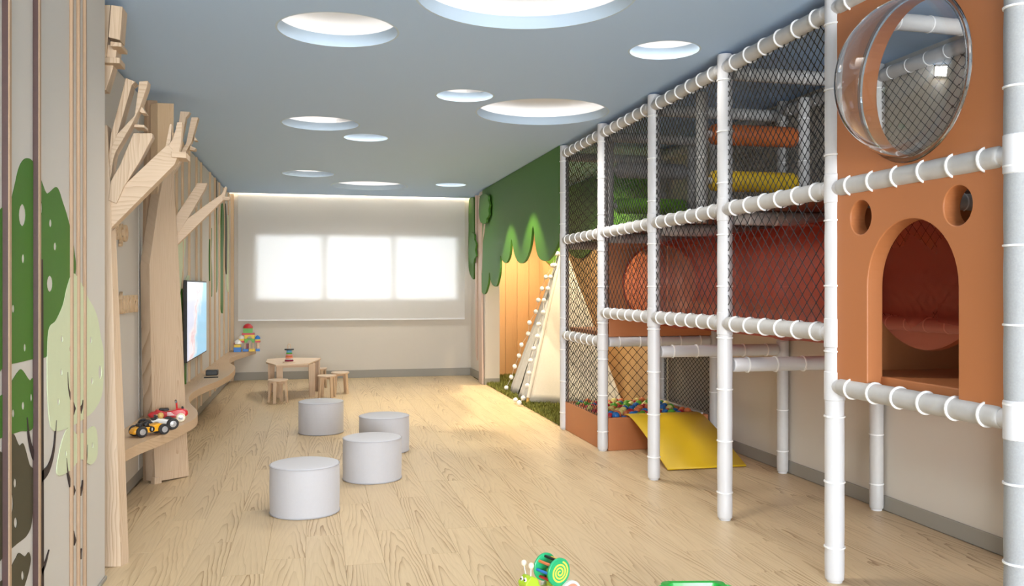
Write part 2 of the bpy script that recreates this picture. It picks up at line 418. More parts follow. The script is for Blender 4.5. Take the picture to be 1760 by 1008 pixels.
# back wall with its window opening, ceiling pocket above
WX0, WX1, WZ0, WZ1 = -0.92, 2.375, 1.28, 2.39
def P_xz(x, z, y): return Vector((x, y, z))
bm = cutout([[P_xz(XL-0.2, 0, YB), P_xz(2.62, 0, YB), P_xz(2.62, 3.3, YB), P_xz(XL-0.2, 3.3, YB)],
             [P_xz(WX0, WZ0, YB), P_xz(WX1, WZ0, YB), P_xz(WX1, WZ1, YB), P_xz(WX0, WZ1, YB)]], (0, 0.06, 0))
struct('wall_back', bm, M_['wall'])
# near wall behind the camera with a large window
NX0, NX1, NZ0, NZ1 = -0.85, 2.55, 0.45, 2.65
bm = cutout([[P_xz(XL-0.2, 0, YN), P_xz(XR+0.12, 0, YN), P_xz(XR+0.12, 3.3, YN), P_xz(XL-0.2, 3.3, YN)],
             [P_xz(NX0, NZ0, YN), P_xz(NX1, NZ0, YN), P_xz(NX1, NZ1, YN), P_xz(NX0, NZ1, YN)]], (0, -0.12, 0))
struct('wall_near', bm, M_['wall'])
def window(name, x0, x1, z0, z1, y, cols, rows, dy):
    fr = BM(); t = 0.05
    box(fr, (x0, y, z0), (x1, y+dy, z0+t)); box(fr, (x0, y, z1-t), (x1, y+dy, z1))
    box(fr, (x0, y, z0+t), (x0+t, y+dy, z1-t)); box(fr, (x1-t, y, z0+t), (x1, y+dy, z1-t))
    root = struct(name, fr, M_['wframe'])
    for i in range(1, cols):
        x = x0+(x1-x0)*i/cols; boxo('mullion', (x-0.03, y, z0+t), (x+0.03, y+dy, z1-t), M_['wframe'], root)
    for i in range(1, rows):
        z = z0+(z1-z0)*i/rows; boxo('transom', (x0+t, y+0.004, z-0.02), (x1-t, y+dy-0.004, z+0.02), M_['wframe'], root)
    for i in range(cols):
        xa = x0+(x1-x0)*i/cols; xb = x0+(x1-x0)*(i+1)/cols
        boxo('pane', (xa+0.03, y+dy/2-0.003, z0+t), (xb-0.03, y+dy/2+0.003, z1-t), M_['winglass'], root)
window('window_1', WX0, WX1, WZ0, WZ1, YB+0.03, 3, 1, 0.05)
window('window_2', NX0, NX1, NZ0, NZ1, YN-0.09, 4, 2, 0.06)
# far right: short wall, pillar, alcove back wall with boards
bm = BM(); box(bm, (2.62, 13.75, 0), (2.74, YB+0.2, 3.3)); struct('wall_right_far', bm, M_['wall'])
PX0 = 2.575
bm = BM(); box(bm, (PX0, 13.22, 0), (2.80, 13.75, CEIL)); struct('wall_pillar', bm, M_['wall'])
bm = BM(); box(bm, (2.74, 14.42, 0), (XR, YB+0.2, 3.3)); wa = struct('wall_alcove', bm, M_['cladding'])
xs = [2.745+i*0.203 for i in range(6)]
for i in range(5):
    boxo('board', (xs[i]+0.002, 14.40, 0.0), (xs[i+1]-0.002, 14.42, CEIL-0.01), M_['cladding'], wa, bevel=0.003)
for i in range(26):
    y = 8.97+i*0.209
    boxo('board', (XR-0.02, y+0.002, 0.0), (XR, min(y+0.207, 14.398), CEIL-0.01), M_['cladding'], wall_right, bevel=0.003)
# skirting
def base(name, lo, hi): bm = BM(); box(bm, lo, hi); struct(name, bm, M_['baseboard'], bevel=0.004)
base('baseboard_left', (XL-0.03, YT+0.02, 0), (XL-0.012, YB, 0.10))
base('baseboard_left_near', (XLN, YN, 0), (XLN+0.012, YT, 0.0201))
base('baseboard_back', (XL, YB-0.015, 0), (2.62, YB, 0.13))
base('baseboard_right', (XR-0.015, YN, 0), (XR, 8.95, 0.10))
base('baseboard_right_far', (2.605, 13.75, 0), (2.62, YB-0.015, 0.13))
bm = BM(); box(bm, (PX0-0.012, 13.208, 0), (2.80, 13.22, 0.10)); box(bm, (PX0-0.012, 13.22, 0), (PX0, 13.75, 0.10))
struct('baseboard_pillar', bm, M_['baseboard'])

# ceiling: one slab with round openings
lights = [  # u, v, radius, label
    (581, 53, 0.36, 'medium round recessed ceiling light left of the large one nearest the camera'),
    (904, -6, 0.585, 'largest looking round recessed ceiling light cut by the top edge of the view'),
    (1142, 87, 0.232, 'small round recessed ceiling light close to the play structure'),
    (799, 165, 0.235, 'small round recessed ceiling light just left of the wide middle one'),
    (932, 194, 0.58, 'wide round recessed ceiling light in the middle of the ceiling near the netting'),
    (551, 213, 0.36, 'medium round recessed ceiling light halfway down the room beside a small one'),
    (629, 237, 0.232, 'small round recessed ceiling light just behind the medium one halfway down the room'),
    (530, 299, 0.35, 'medium round recessed ceiling light far down the room on the left'),
    (635, 320, 0.57, 'wide round recessed ceiling light nearest the far window'),
    (775, 318, 0.235, 'small round recessed ceiling light far away near the green canopy')]
cs = [(on_z(u, v, CEIL), r) for u, v, r, _ in lights]
YC = YB-0.17
loops = [[Vector((XL-0.03, YN, CEIL)), Vector((XR, YN, CEIL)), Vector((XR, YC, CEIL)), Vector((XL-0.03, YC, CEIL))]]
for c, r in cs: loops.append(circ(c, r, XA, YA, 56))
bm = cutout(loops, (0, 0, 0.07)); struct('ceiling', bm, M_['ceiling'])
bm = BM(); box(bm, (XL-0.2, YC-0.1, 3.27), (XR, YB+0.16, 3.33)); box(bm, (XL-0.2, YC-0.1, CEIL+0.07), (XR, YC-0.06, 3.27))
struct('ceiling_pocket', bm, M_['cove'])
boxo('ceiling_pocket_strip', (XL, YC-0.05, CEIL+0.075), (2.6, YC-0.02, CEIL+0.095), M_['covestrip2'])['kind'] = 'structure'
for (u, v, r0, lab), (c, r) in zip(lights, cs):
    t = thing('ceiling_light', lab, 'ceiling light', (c.x, c.y, CEIL))
    bm = BM()   # rim lining of the opening
    lathe(bm, (c.x, c.y, CEIL+0.0), (c.x, c.y, CEIL+1), [(0, r), (0.075, r), (0.075, r-0.012), (0.0, r-0.012), (0, r)], 56, caps=False)
    part('rim', bm, M_['rim'], t, smooth=40)
    ro = r+0.13
    bm = BM(); lathe(bm, (c.x, c.y, CEIL+0.071), (c.x, c.y, CEIL+1.071), [(0, r), (0.0, ro), (0.06, ro), (0.085, ro-0.02), (0.10, ro-0.06), (0.105, 0.0)], 56, caps=False)
    bmesh.ops.remove_doubles(bm, verts=bm.verts, dist=1e-4)
    part('cove', bm, M_['cove'], t, smooth=50)
    bm = BM(); lathe(bm, (c.x, c.y, CEIL+0.074), (c.x, c.y, CEIL+1.074), [(0, ro-0.055), (0, ro-0.03), (0.012, ro-0.03), (0.012, ro-0.055), (0, ro-0.055)], 56, caps=False)
    part('light_strip', bm, M_['covestrip'], t)
    ld = bpy.data.lights.new('cove_fill_spot', 'SPOT'); ld.spot_size = math.radians(150); ld.spot_blend = 1.0; ld.shadow_soft_size = r*0.4; ld.energy = 92*PI*r*r; ld.color = (1.0, 0.95, 0.88)  # added unseen fill spot, boosts the recess's downward light on the floor
    lo = bpy.data.objects.new('cove_fill_spot', ld); COL.objects.link(lo); lo.parent = t; lo.location = (0, 0, 0.09)

# ------------------------------------------------------------------ roller blind
t = thing('roller_blind', 'pale translucent roller blind drawn over the wide far window', 'blind', (0.65, YB-0.075, 0.965))
boxo('fabric', (-1.195, YB-0.0765, 0.985), (2.50, YB-0.075, 3.10), M_['blind'], t)
boxo('bottom_bar', (-1.195, YB-0.084, 0.962), (2.50, YB-0.068, 0.986), M_['wframe'], t, bevel=0.003)
bm = BM(); rod(bm, (-1.195, YB-0.075, 3.125), (2.50, YB-0.075, 3.125), 0.03, 16); part('roller', bm, M_['wframe'], t, smooth=40)

# ------------------------------------------------------------------ left mural wall
def slat(y, x, wdt=0.020, proud=0.020, z0=0.0, z1=CEIL-0.01, m='slat', parent=wall_left, edge=None):
    o = boxo('slat', (x, y, z0), (x+proud, y+wdt, z1), M_[m], parent, bevel=0.002)
    if edge: boxo('slat_edge', (x+proud, y+0.001, z0), (x+proud+0.004, y+wdt-0.001, z1), M_[edge], o)
for u in (3, 56): slat(on_x(u, 500, XLN).y, XLN, 0.024, 0.020, m='darkslat', edge='slat2')
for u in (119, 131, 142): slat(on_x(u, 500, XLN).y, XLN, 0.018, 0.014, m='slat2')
CX = XLN+0.0005
def ell(u, v, ru, rv, n=14): return [on_x(u+ru*math.cos(2*PI*i/n), v+rv*math.sin(2*PI*i/n), CX) for i in range(n)]
def canopy(name, pts, holes, m, label, th=0.002, nsp=5, x=CX):
    o = [on_x(u, v, x) for u, v in pts]
    lp = spline(o, nsp, True)
    hl = [ell(*h) for h in holes]
    c = sum(lp, Vector())/len(lp); c.x = x
    bm = cutout([lp]+hl, (th, 0, 0))
    o = finish(name, bm, M_[m], loc=(c.x, c.y, c.z)); tag(o, label, 'wall decoration'); return o
canopy('tree_canopy', [(-14, 390), (0, 360), (12, 354), (18, 345), (24, 323), (31, 292), (38, 277), (46, 272), (55, 277), (65, 297), (71, 312), (78, 330), (83, 332), (95, 322), (101, 328), (107, 347), (113, 365), (120, 392), (127, 430), (129, 470), (112, 520), (98, 570), (82, 611), (55, 618), (10, 628), (-14, 632)],
       [(37.6, 370, 6, 19), (39, 445, 2.5, 8), (66, 358, 6, 18), (86, 384, 2.4, 7), (94, 424, 2.4, 7), (85, 488, 5, 14), (22, 531, 2.5, 7), (42, 598, 2, 7)], 'green',
       'large dark green cutout tree canopy with oval leaf holes on the near left wall')
canopy('tree_canopy', [(-12, 690), (2, 680), (12, 667), (22, 652), (30, 640), (37, 636), (50, 654), (57, 656), (57, 733), (34, 742), (12, 749), (-12, 752)],
       [(22, 711, 2.5, 7), (39, 698, 2.5, 7), (53, 684, 1.8, 7)], 'green', 'smaller green cutout canopy below the large one on the near left wall')
canopy('tree_canopy', [(-12, 790), (4, 778), (12, 764), (22, 746), (32, 766), (40, 764), (50, 799), (57, 814), (55, 889), (47, 919), (28, 936), (12, 949), (-12, 960)],
       [(17, 866, 5, 20), (25, 831, 2.5, 8), (26, 899, 3, 9)], 'olive', 'dark olive cutout canopy under the green ones on the near left wall')
canopy('tree_canopy', [(-10, 1010), (10, 992), (20, 972), (27, 959), (32, 951), (42, 957), (49, 950), (52, 966), (44, 1000), (30, 1030), (-10, 1040)],
       [(38, 990, 2.5, 8)], 'olive', 'small dark olive cutout canopy lowest on the near left wall')
canopy('tree_canopy', [(92, 741), (83, 714), (80, 639), (82, 569), (95, 551), (107, 524), (114, 494), (124, 470), (138, 486), (150, 512), (160, 529), (167, 549), (172, 579), (177, 609), (175, 674), (162, 704), (145, 719), (120, 734)],
       [(105, 583, 2, 6), (104, 640, 2, 6), (99, 691, 2, 6), (155, 585, 2, 6), (157, 655, 2, 6), (171, 640, 3, 12), (120, 600, 2, 6)], 'pale', 'large pale green cutout canopy behind three slats on the near left wall', th=0.0035)
canopy('tree_canopy', [(100, 818), (97, 800), (107, 754), (119, 734), (132, 748), (146, 742), (160, 733), (166, 748), (166, 784), (155, 799), (138, 790), (120, 809)],
       [(112, 780, 1.5, 5), (158, 766, 1.5, 5)], 'pale', 'small pale green cutout canopy under the large pale one', th=0.0035)
# dark stem with branches between the dark slat and the pale canopy
def on_wall_strip(bm, pts, wpx, x, th):
    """a strip drawn on the wall along a curve, tapering"""
    c = spline([on_x(u, v, x) for u, v in pts], 6)
    L_, R_ = [], []
    for i, p in enumerate(c):
        d = c[min(i+1, len(c)-1)]-c[max(i-1, 0)]; n = Vector((0, -d.z, d.y)).normalized()
        k = i/(len(c)-1); w_ = wpx[0]+(wpx[1]-wpx[0])*k
        L_.append(p+n*w_); R_.append(p-n*w_)
    b2 = cutout([L_+R_[::-1]], (th, 0, 0)); me = bpy.data.meshes.new('tmp'); b2.to_mesh(me); b2.free(); bm.from_mesh(me); bpy.data.meshes.remove(me)
t = thing('sapling_cutout', 'dark brown cutout stem with curved branches beside the dark slat on the near left wall', 'wall decoration', on_x(70, 1000, CX))
bm = BM(); on_wall_strip(bm, [(70, 1060), (70, 900), (69.5, 700), (69.5, 560), (69, 446)], (0.028, 0.022), CX, 0.0045); part('stem', bm, M_['stem'], t)
for pts, ww in (([(66, 800), (56, 782), (49, 755), (45, 718)], (0.02, 0.002)), ([(70, 820), (82, 806), (91, 775), (95.5, 723)], (0.024, 0.002)), ([(70, 985), (77, 968), (83, 946)], (0.015, 0.002))):
    bm = BM(); on_wall_strip(bm, pts, ww, CX, 0.0045); part('branch', bm, M_['stem'], t)
t = thing('sapling_cutout', 'row of small dark twigs between the three pale slats on the near left wall', 'wall decoration', on_x(131, 1000, CX))
for pts, ww in (([(127, 708), (124, 695), (123, 690)], (0.02, 0.004)), ([(120, 685), (116, 665), (115, 640)], (0.012, 0.001)), ([(137, 706), (140, 698), (141, 688)], (0.02, 0.004)),
                ([(146, 660), (147, 640)], (0.01, 0.001)), ([(120, 834), (115, 812), (113, 788)], (0.014, 0.001)), ([(127, 848), (125, 838)], (0.016, 0.01)), ([(137, 848), (140, 838), (141, 826)], (0.018, 0.003)),
                ([(146, 800), (148, 785), (149, 765)], (0.01, 0.001)), ([(128, 934), (126, 922), (125, 914)], (0.016, 0.004)), ([(137, 962), (138, 950), (139, 944)], (0.016, 0.004))):
    bm = BM(); on_wall_strip(bm, pts, ww, CX, 0.0045); part('twig', bm, M_['stem'], t)

# far part of the left wall: slats, leaf shapes, stems
SXW = XL
for u in (305, 315, 326.5, 339, 347, 362, 370.5, 378, 386, 393.5):
    y = on_x(u, 500, SXW+0.02).y
    slat(y, SXW, 0.05 if u < 350 else 0.07, 0.02, z0=0.11, z1=CEIL-0.04)
boxo('slat', (SXW, YB-0.10, 0.0), (SXW+0.05, YB-0.02, CEIL-0.01), M_['slat'], wall_left)
def leafy(us, pts, m, label, x=SXW+0.002, th=0.014):
    o = [on_x(u, v, x) for u, v in pts]; lp = spline(o, 4, True); c = sum(lp, Vector())/len(lp)
    o = finish('leaf_cutout', cutout([lp], (th, 0, 0)), M_[m], loc=(x, c.y, c.z)); tag(o, label, 'wall decoration')
leafy(0, [(309, 360), (305, 380), (305, 440), (308, 500), (312, 455), (317, 420), (313, 385)], 'pale', 'pale green long leaf cutout beside the trunk of the far wooden tree')
leafy(0, [(316, 482), (311, 500), (309, 520), (311, 560), (314, 600), (315, 640), (318, 660), (318, 590), (319, 540), (318, 500)], 'green', 'dark green long leaf cutout between the far wooden tree and the television')
leafy(0, [(322, 474), (319, 482), (322, 496), (326, 486), (325, 476)], 'pale', 'tiny pale green leaf cutout above the corner of the television')
leafy(0, [(362, 392), (359.5, 410), (359, 450), (359.5, 485), (361, 505), (363, 508), (363, 470), (361.5, 440), (362.5, 415)], 'green', 'narrow green leaf cutout on the far left wall, nearest of four beyond the television')
leafy(0, [(371, 355), (369.5, 380), (369, 430), (369, 480), (370, 503), (372, 490), (372, 430)], 'green', 'thin dark green leaf cutout on the far left wall, second beyond the television')
leafy(0, [(381, 350), (379, 380), (378.5, 420), (377.5, 480), (378, 525), (381.5, 538), (382, 500), (382, 440), (383, 400), (383, 365)], 'green', 'longest bright green leaf cutout hanging on the far left wall')
leafy(0, [(391, 370), (389.5, 400), (389, 440), (389, 490), (391, 502), (392.5, 490), (392.5, 430)], 'pale', 'pale leaf cutout on the far left wall close to the far corner')
leafy(0, [(386.5, 350), (385.5, 380), (386, 430), (387, 462), (388.5, 470), (389, 430), (389, 385)], 'olive', 'dark leaf cutout on the far left wall beside the pale corner leaf')
leafy(0, [(370.5, 309), (369.5, 330), (370, 345), (370.8, 370), (371.8, 345), (371.6, 325)], 'olive', 'dark pointed leaf cutout just under the ceiling on the far left wall')

# ------------------------------------------------------------------ lettering
def letters(text, y0, zb, xh, stretch, label):
    t = thing('wall_lettering', label, 'lettering', (XL, y0, zb))
    pen = 0.0
    for ch in text:
        if ch == ' ': pen += 0.4*xh; continue
        cu = bpy.data.curves.new('letter', 'FONT'); cu.body = ch; cu.size = xh/0.52; cu.extrude = 0.008; cu.offset = 0.001; cu.bevel_depth = 0.0025
        tmp = bpy.data.objects.new('letter_tmp', cu); COL.objects.link(tmp)
        dg = bpy.context.evaluated_depsgraph_get(); dg.update()
        me = bpy.data.meshes.new_from_object(tmp.evaluated_get(dg)); bpy.data.objects.remove(tmp)
        xsv = [v.co.x for v in me.vertices]; wd = max(xsv)-min(xsv); mn = min(xsv)
        for v in me.vertices:
            x_, y_, z_ = v.co
            v.co = (0.012+z_, (pen+(x_-mn)*stretch), y_)
        me.materials.clear(); me.materials.append(M_['slat'])
        o = bpy.data.objects.new('letter', me); COL.objects.link(o); o.parent = t
        pen += wd*stretch+0.032
    print(text, y0+pen); return pen
letters('espaço', 5.86, 1.83, 0.125, 1.05, 'wooden letters spelling espaço, the upper word between the two wooden trees')
letters('da turma', 6.13, 1.325, 0.135, 0.80, 'wooden letters spelling da turma, the lower words between the two wooden trees')

# ------------------------------------------------------------------ wooden trees
def board(name, root, pts, plane, ext, m='oak', bevel=0.003):
    n, d = plane
    lp = [on_p(u, v, n, d) for u, v in pts]
    return part(name, cutout([lp], ext), M_[m], root, bevel=bevel)
def ypl(y): return (Vector((0, 1, 0)), y)
# near tree
Y1 = 5.04
t1 = thing('wooden_tree', 'pale wooden tree cutout with forked branches at the near end of the wavy shelf', 'tree', (-1.1, 5.08, 0))
trunk = board('trunk', t1, [(120, 976), (208, 975), (205, 860), (201, 740), (197, 620), (194, 500), (191, 400), (190, 330), (186, 262), (184, 215), (120, 215)], ypl(Y1), (0, 0.10, 0))
# slanting right flank of the trunk
bm = BM()
prof = [((208, 975), (221.5, 968)), ((205, 860), (217, 840)), ((201, 740), (213, 720)), ((197, 620), (208, 600)), ((194, 500), (203, 490)), ((191, 400), (199, 392))]
A = [on_y(*a, Y1+0.001) for a, b in prof]; B = [on_y(*b, Y1+0.07) for a, b in prof]; C = [Vector((a.x-0.01, a.y+0.13, b.z)) for a, b in zip(A, B)]
ra = [bm.verts.new(p) for p in A]; rb = [bm.verts.new(p) for p in B]; rc = [bm.verts.new(p) for p in C]
for i in range(len(prof)-1):
    bm.faces.new((ra[i], rb[i], rb[i+1], ra[i+1])); bm.faces.new((rb[i], rc[i], rc[i+1], rb[i+1])); bm.faces.new((rc[i], ra[i], ra[i+1], rc[i+1]))
bm.faces.new((ra[0], rb[0], rc[0])); bm.faces.new((ra[-1], rb[-1], rc[-1]))
part('trunk_flank', bm, M_['oak'], t1)
def Z4(pts): return [(170+x*0.2975, y*0.2975) for x, y in pts]      # points read off the enlarged view of the branches
board('branch', t1, [(186, 400), (194, 389), (300, 283), (306, 268), (288, 248), (262, 272), (214, 318), (190, 330)], ypl(Y1+0.01), (0, 0.09, 0), 'oakx')
board('branch', t1, [(186, 345), (190, 312), (206, 284), (229, 229), (261, 229), (262, 236), (240, 278), (213, 321), (200, 350)], ypl(Y1-0.005), (0, 0.07, 0))
board('branch', t1, Z4([(70, 770), (155, 450), (212, 472), (190, 490), (110, 765), (80, 940), (60, 1100), (40, 1100)]), ypl(Y1+0.02), (0, 0.10, 0))
board('branch', t1, Z4([(105, 775), (205, 668), (232, 470), (283, 466), (278, 500), (240, 610), (200, 700), (95, 880), (70, 960), (60, 960), (75, 850)]), ypl(Y1+0.015), (0, 0.09, 0), 'oakx')
board('nub', t1, Z4([(245, 612), (272, 655), (240, 652), (232, 632)]), ypl(Y1+0.05), (0, 0.09, 0), 'oakx')
board('nub', t1, Z4([(205, 718), (262, 722), (262, 738), (200, 735)]), ypl(Y1+0.04), (0, 0.11, 0), 'oakx')
# tip of the long branch
board('branch', t1, [(281, 262), (296, 240), (302, 222), (304, 210), (313, 210), (312, 228), (310, 250), (306, 268)], ypl(Y1+0.03), (0, 0.06, 0), 'oakx')
board('branch', t1, [(283, 258), (292, 213), (295, 213), (294, 240), (290, 256)], ypl(Y1+0.06), (0, 0.04, 0), 'oakx')
board('nub', t1, [(294, 260), (320, 262), (320, 272), (294, 270)], ypl(Y1-0.01), (0, 0.16, 0), 'oakx')
# top of the near trunk: stacked blocks under the ceiling
board('trunk_top', t1, Z4([(55, 215), (70, 28), (137, 38), (122, 232)]), ypl(Y1-0.10), (0, 0.12, 0))
board('trunk_top', t1, Z4([(20, 330), (25, 28), (66, 28), (52, 215), (40, 330)]), ypl(Y1-0.06), (0, 0.14, 0))
board('nub', t1, Z4([(65, 238), (130, 247), (130, 270), (65, 266)]), ypl(Y1-0.12), (0, 0.16, 0))
board('trunk_top', t1, Z4([(35, 330), (50, 258), (105, 262), (98, 335)]), ypl(Y1-0.04), (0, 0.12, 0))
board('nub', t1, Z4([(10, 330), (120, 333), (120, 366), (10, 360)]), ypl(Y1-0.06), (0, 0.14, 0))
board('trunk_top', t1, Z4([(-20, 366), (88, 366), (70, 430), (40, 520), (-20, 520)]), ypl(Y1+0.0), (0, 0.10, 0))
# far tree: boards set at an angle to the wall
n2 = Vector((-1, 1, 0)).normalized(); d2 = 8.29/math.sqrt(2); pl2 = (n2, d2); back2 = n2
def pl2o(o): return (n2, d2+o)
t2 = thing('wooden_tree', 'pale wooden tree cutout rising through the wavy shelf beside the television', 'tree', (-1.12, 7.25, 0))
board('trunk', t2, [(267, 829), (262, 700), (258, 540), (257, 455), (273, 344), (282, 300), (286, 270), (302, 270), (300, 300), (301, 346), (306, 421), (310, 500), (313, 540), (319, 700), (325, 819)], pl2, back2*0.115)
board('trunk_foot', t2, [(265.5, 834), (266, 822), (278, 821), (278.5, 832)], pl2o(-0.012), back2*0.05)
board('trunk_back', t2, [(251, 829), (251, 600), (250, 455), (252, 300), (254, 172), (271, 173), (270, 300), (262, 470), (262, 829)], (n2, d2+0.14), back2*0.04, 'slat2')  # darker wood stands in for shade on the trunk's left side
board('trunk_top', t2, [(271, 340), (271, 177), (299, 178), (298, 300), (290, 340)], (n2, d2+0.03), back2*0.09, 'slat')
def Z5(pts): return [(240+x*0.2977, 160+y*0.2977) for x, y in pts]
board('branch', t2, Z5([(205, 720), (215, 700), (333, 520), (390, 520), (375, 560), (274, 732), (230, 800), (205, 850)]), ypl(7.30), (0, 0.07, 0), 'oakx')
board('branch', t2, Z5([(200, 890), (200, 790), (274, 728), (390, 640), (472, 585), (495, 538), (503, 545), (492, 592), (490, 612), (430, 670), (222, 872)]), ypl(7.305), (0, 0.06, 0), 'oakx')
board('nub', t2, Z5([(478, 597), (522, 600), (520, 619), (478, 617)]), ypl(7.30), (0, 0.07, 0), 'oakx')
board('branch', t2, Z5([(205, 330), (225, 170), (235, 105), (290, 108), (280, 128), (268, 140), (245, 260), (235, 330)]), ypl(7.36), (0, 0.08, 0))
board('branch', t2, Z5([(200, 420), (250, 320), (268, 290), (298, 140), (338, 140), (322, 200), (300, 282), (262, 350), (215, 430), (190, 470), (150, 470)]), ypl(7.30), (0, 0.08, 0), 'oakx')
board('nub', t2, Z5([(316, 250), (334, 275), (312, 274)]), ypl(7.33), (0, 0.08, 0), 'oakx')
board('nub', t2, Z5([(292, 304), (324, 318), (320, 332), (286, 328)]), ypl(7.31), (0, 0.08, 0), 'oakx')

# ------------------------------------------------------------------ wavy shelf along the left wall
front = [(-1.14, 5.15), (-1.15, 5.55), (-1.10, 5.95), (-1.00, 6.35), (-0.93, 6.75), (-0.89, 7.10), (-0.93, 7.50), (-1.05, 8.00), (-1.125, 8.55), (-1.11, 9.15), (-1.02, 9.75), (-0.955, 10.4), (-0.945, 11.1), (-0.99, 11.65), (-1.10, 12.2), (-1.155, 12.8), (-1.13, 13.4), (-1.03, 14.1), (-0.92, 14.72)]
lp = spline([Vector((x, y, 0.43)) for x, y in front], 5) + [Vector((XL+0.001, 14.72, 0.43)), Vector((XL+0.001, 5.15, 0.43))]
bm = cutout([lp], (0, 0, 0.07))
shelf = finish('wavy_shelf', bm, M_['oaky'], loc=(-1.2, 10, 0.43), bevel=0.004)
tag(shelf, 'long wavy pale wooden wall shelf running to the far corner', 'shelf')
SZ = 0.50
# ------------------------------------------------------------------ television
t = thing('television', 'flat television with a bright blue picture on the left wall', 'television', (XL+0.05, 10.04, 0.75))
boxo('casing', (XL+0.035, 9.24, 0.745), (XL+0.068, 10.86, 1.575), M_['black'], t, bevel=0.004)
boxo('screen', (XL+0.068, 9.255, 0.76), (XL+0.070, 10.845, 1.56), M_['screen'], t)
boxo('wall_bracket', (XL+0.021, 9.8, 1.0), (XL+0.035, 10.3, 1.3), M_['black'], t)
bm = BM(); path_tube(bm, spline([(XL+0.03, 9.30, 0.76), (XL+0.035, 9.28, 0.66), (XL+0.03, 9.22, 0.58), (XL+0.035, 9.20, 0.50)], 5), 0.006)
part('cable', bm, M_['black'], t, smooth=60)
# ------------------------------------------------------------------ things on the shelf
t = thing('speaker_box', 'small black box lying on the shelf below the television', 'speaker', (-1.14, 10.5, SZ))
boxo('body', (-1.205, 10.45, SZ), (-1.075, 10.57, SZ+0.058), M_['black'], t, bevel=0.008)
boxo('front_grille', (-1.197, 10.447, SZ+0.008), (-1.083, 10.451, SZ+0.050), mat('grille_grey', (0.05, 0.055, 0.06), 0.6), t)
bm = BM(); rod(bm, (-1.19, 10.17, SZ+0.006), (-1.04, 10.19, SZ+0.006), 0.006, 8)
o = finish('pencil', bm, M_['black'], loc=(-1.12, 10.18, SZ), smooth=40); tag(o, 'thin dark pencil lying on the shelf in front of the small black box', 'pencil')

def wheel(root, x, y, r, wdt, hub, tire='rubber'):
    bm = BM(); lathe(bm, (x, y-wdt/2, r), (x, y+wdt/2, r), [(0, r*0.55), (0.0, r*0.86), (wdt*0.18, r), (wdt*0.82, r), (wdt, r*0.86), (wdt, r*0.55)], 20)
    o = part('wheel', bm, M_[tire], root, smooth=40)
    bm = BM(); s = -1 if y < 0 else 1
    for q in (-1, 1):
        lathe(bm, (x, y+q*wdt*0.44, r), (x, y+q*(wdt*0.62), r), [(0, r*0.58), (wdt*0.10, r*0.56), (wdt*0.13, r*0.25), (wdt*0.17, r*0.18)], 16)
    part('hub', bm, M_[hub], o, smooth=40)
def side_body(pts, wdt, taper=0.0):
    """closed side outline (x, z) lofted across the width, ends drawn in a little"""
    bm = BM(); rows = []
    for y, k, dz in ((-wdt/2, 0.90, 0.002), (-wdt*0.36, 1.0, 0.0), (wdt*0.36, 1.0, 0.0), (wdt/2, 0.90, 0.002)):
        cz = sum(p[1] for p in pts)/len(pts); cx = sum(p[0] for p in pts)/len(pts)
        rows.append([bm.verts.new((cx+(p[0]-cx)*k, y, cz+(p[1]-cz)*k)) for p in pts])
    n = len(pts)
    for q in range(3):
        for i in range(n): bm.faces.new((rows[q][i], rows[q][(i+1) % n], rows[q+1][(i+1) % n], rows[q+1][i]))
    bm.faces.new(rows[0]); bm.faces.new(rows[-1]); return bm
def place(root, loc, rz): root.location = loc; root.rotation_euler = (0, 0, rz)
# yellow racer
t = thing('toy_car', 'yellow wooden toy racing car at the front of the shelf', 'toy car', (0, 0, 0))
pts = [(-0.125, 0.022), (-0.128, 0.040), (-0.115, 0.058), (-0.085, 0.068), (-0.055, 0.070), (-0.045, 0.062), (0.00, 0.060), (0.012, 0.070), (0.06, 0.078), (0.105, 0.066), (0.128, 0.046), (0.125, 0.024)]
part('body', side_body(pts, 0.075), M_['amber'], t, bevel=0.004, smooth=35)
for x in (-0.078, 0.078):
    for y in (-0.050, 0.050): wheel(t, x, y, 0.037, 0.026, 'chrome')
bm = BM(); ball(bm, (-0.025, 0, 0.075), 0.022, 12, 8); box(bm, (-0.045, -0.018, 0.05), (-0.008, 0.018, 0.07)); part('driver', bm, M_['black'], t, smooth=60)
boxo('windscreen', (-0.082, -0.030, 0.060), (-0.060, 0.030, 0.086), M_['black'], t, bevel=0.004)
bm = BM(); rod(bm, (0.0, -0.0385, 0.045), (0.0, 0.0385, 0.045), 0.019, 20); part('roundel', bm, M_['black'], t)
bm = BM()
for s in (-1, 1): box(bm, (-0.003, s*0.0388-0.0007, 0.036), (0.003, s*0.0388+0.0007, 0.055))
part('roundel_mark', bm, M_['twhite'], t)
place(t, (-1.090, 6.310, SZ), math.atan2(0.125, 0.097)-0.25)
# white racer
t = thing('toy_car', 'white toy racing car with black stripes between the yellow and red cars', 'toy car', (0, 0, 0))
pts = [(-0.135, 0.026), (-0.132, 0.044), (-0.09, 0.060), (-0.04, 0.072), (0.0, 0.082), (0.03, 0.075), (0.07, 0.066), (0.115, 0.056), (0.13, 0.04), (0.125, 0.026)]
part('body', side_body(pts, 0.075), M_['twhite'], t, bevel=0.005, smooth=35)
for x in (-0.082, 0.088):
    for y in (-0.052, 0.052): wheel(t, x, y, 0.040, 0.028, 'chrome')
bm = BM(); ball(bm, (0.02, 0, 0.098), 0.022, 12, 8); part('driver', bm, M_['poletip'], t, smooth=60)
bm = BM()
for q, z in ((-0.11, 0.056), (-0.075, 0.067), (-0.04, 0.075)): box(bm, (q, -0.034, z-0.004), (q+0.022, 0.034, z+0.009))
part('stripe', bm, M_['black'], t, bevel=0.002)
boxo('windscreen', (-0.020, -0.030, 0.080), (-0.008, 0.030, 0.104), M_['black'], t, bevel=0.004)
place(t, (-1.075, 6.545, SZ), 0.42)
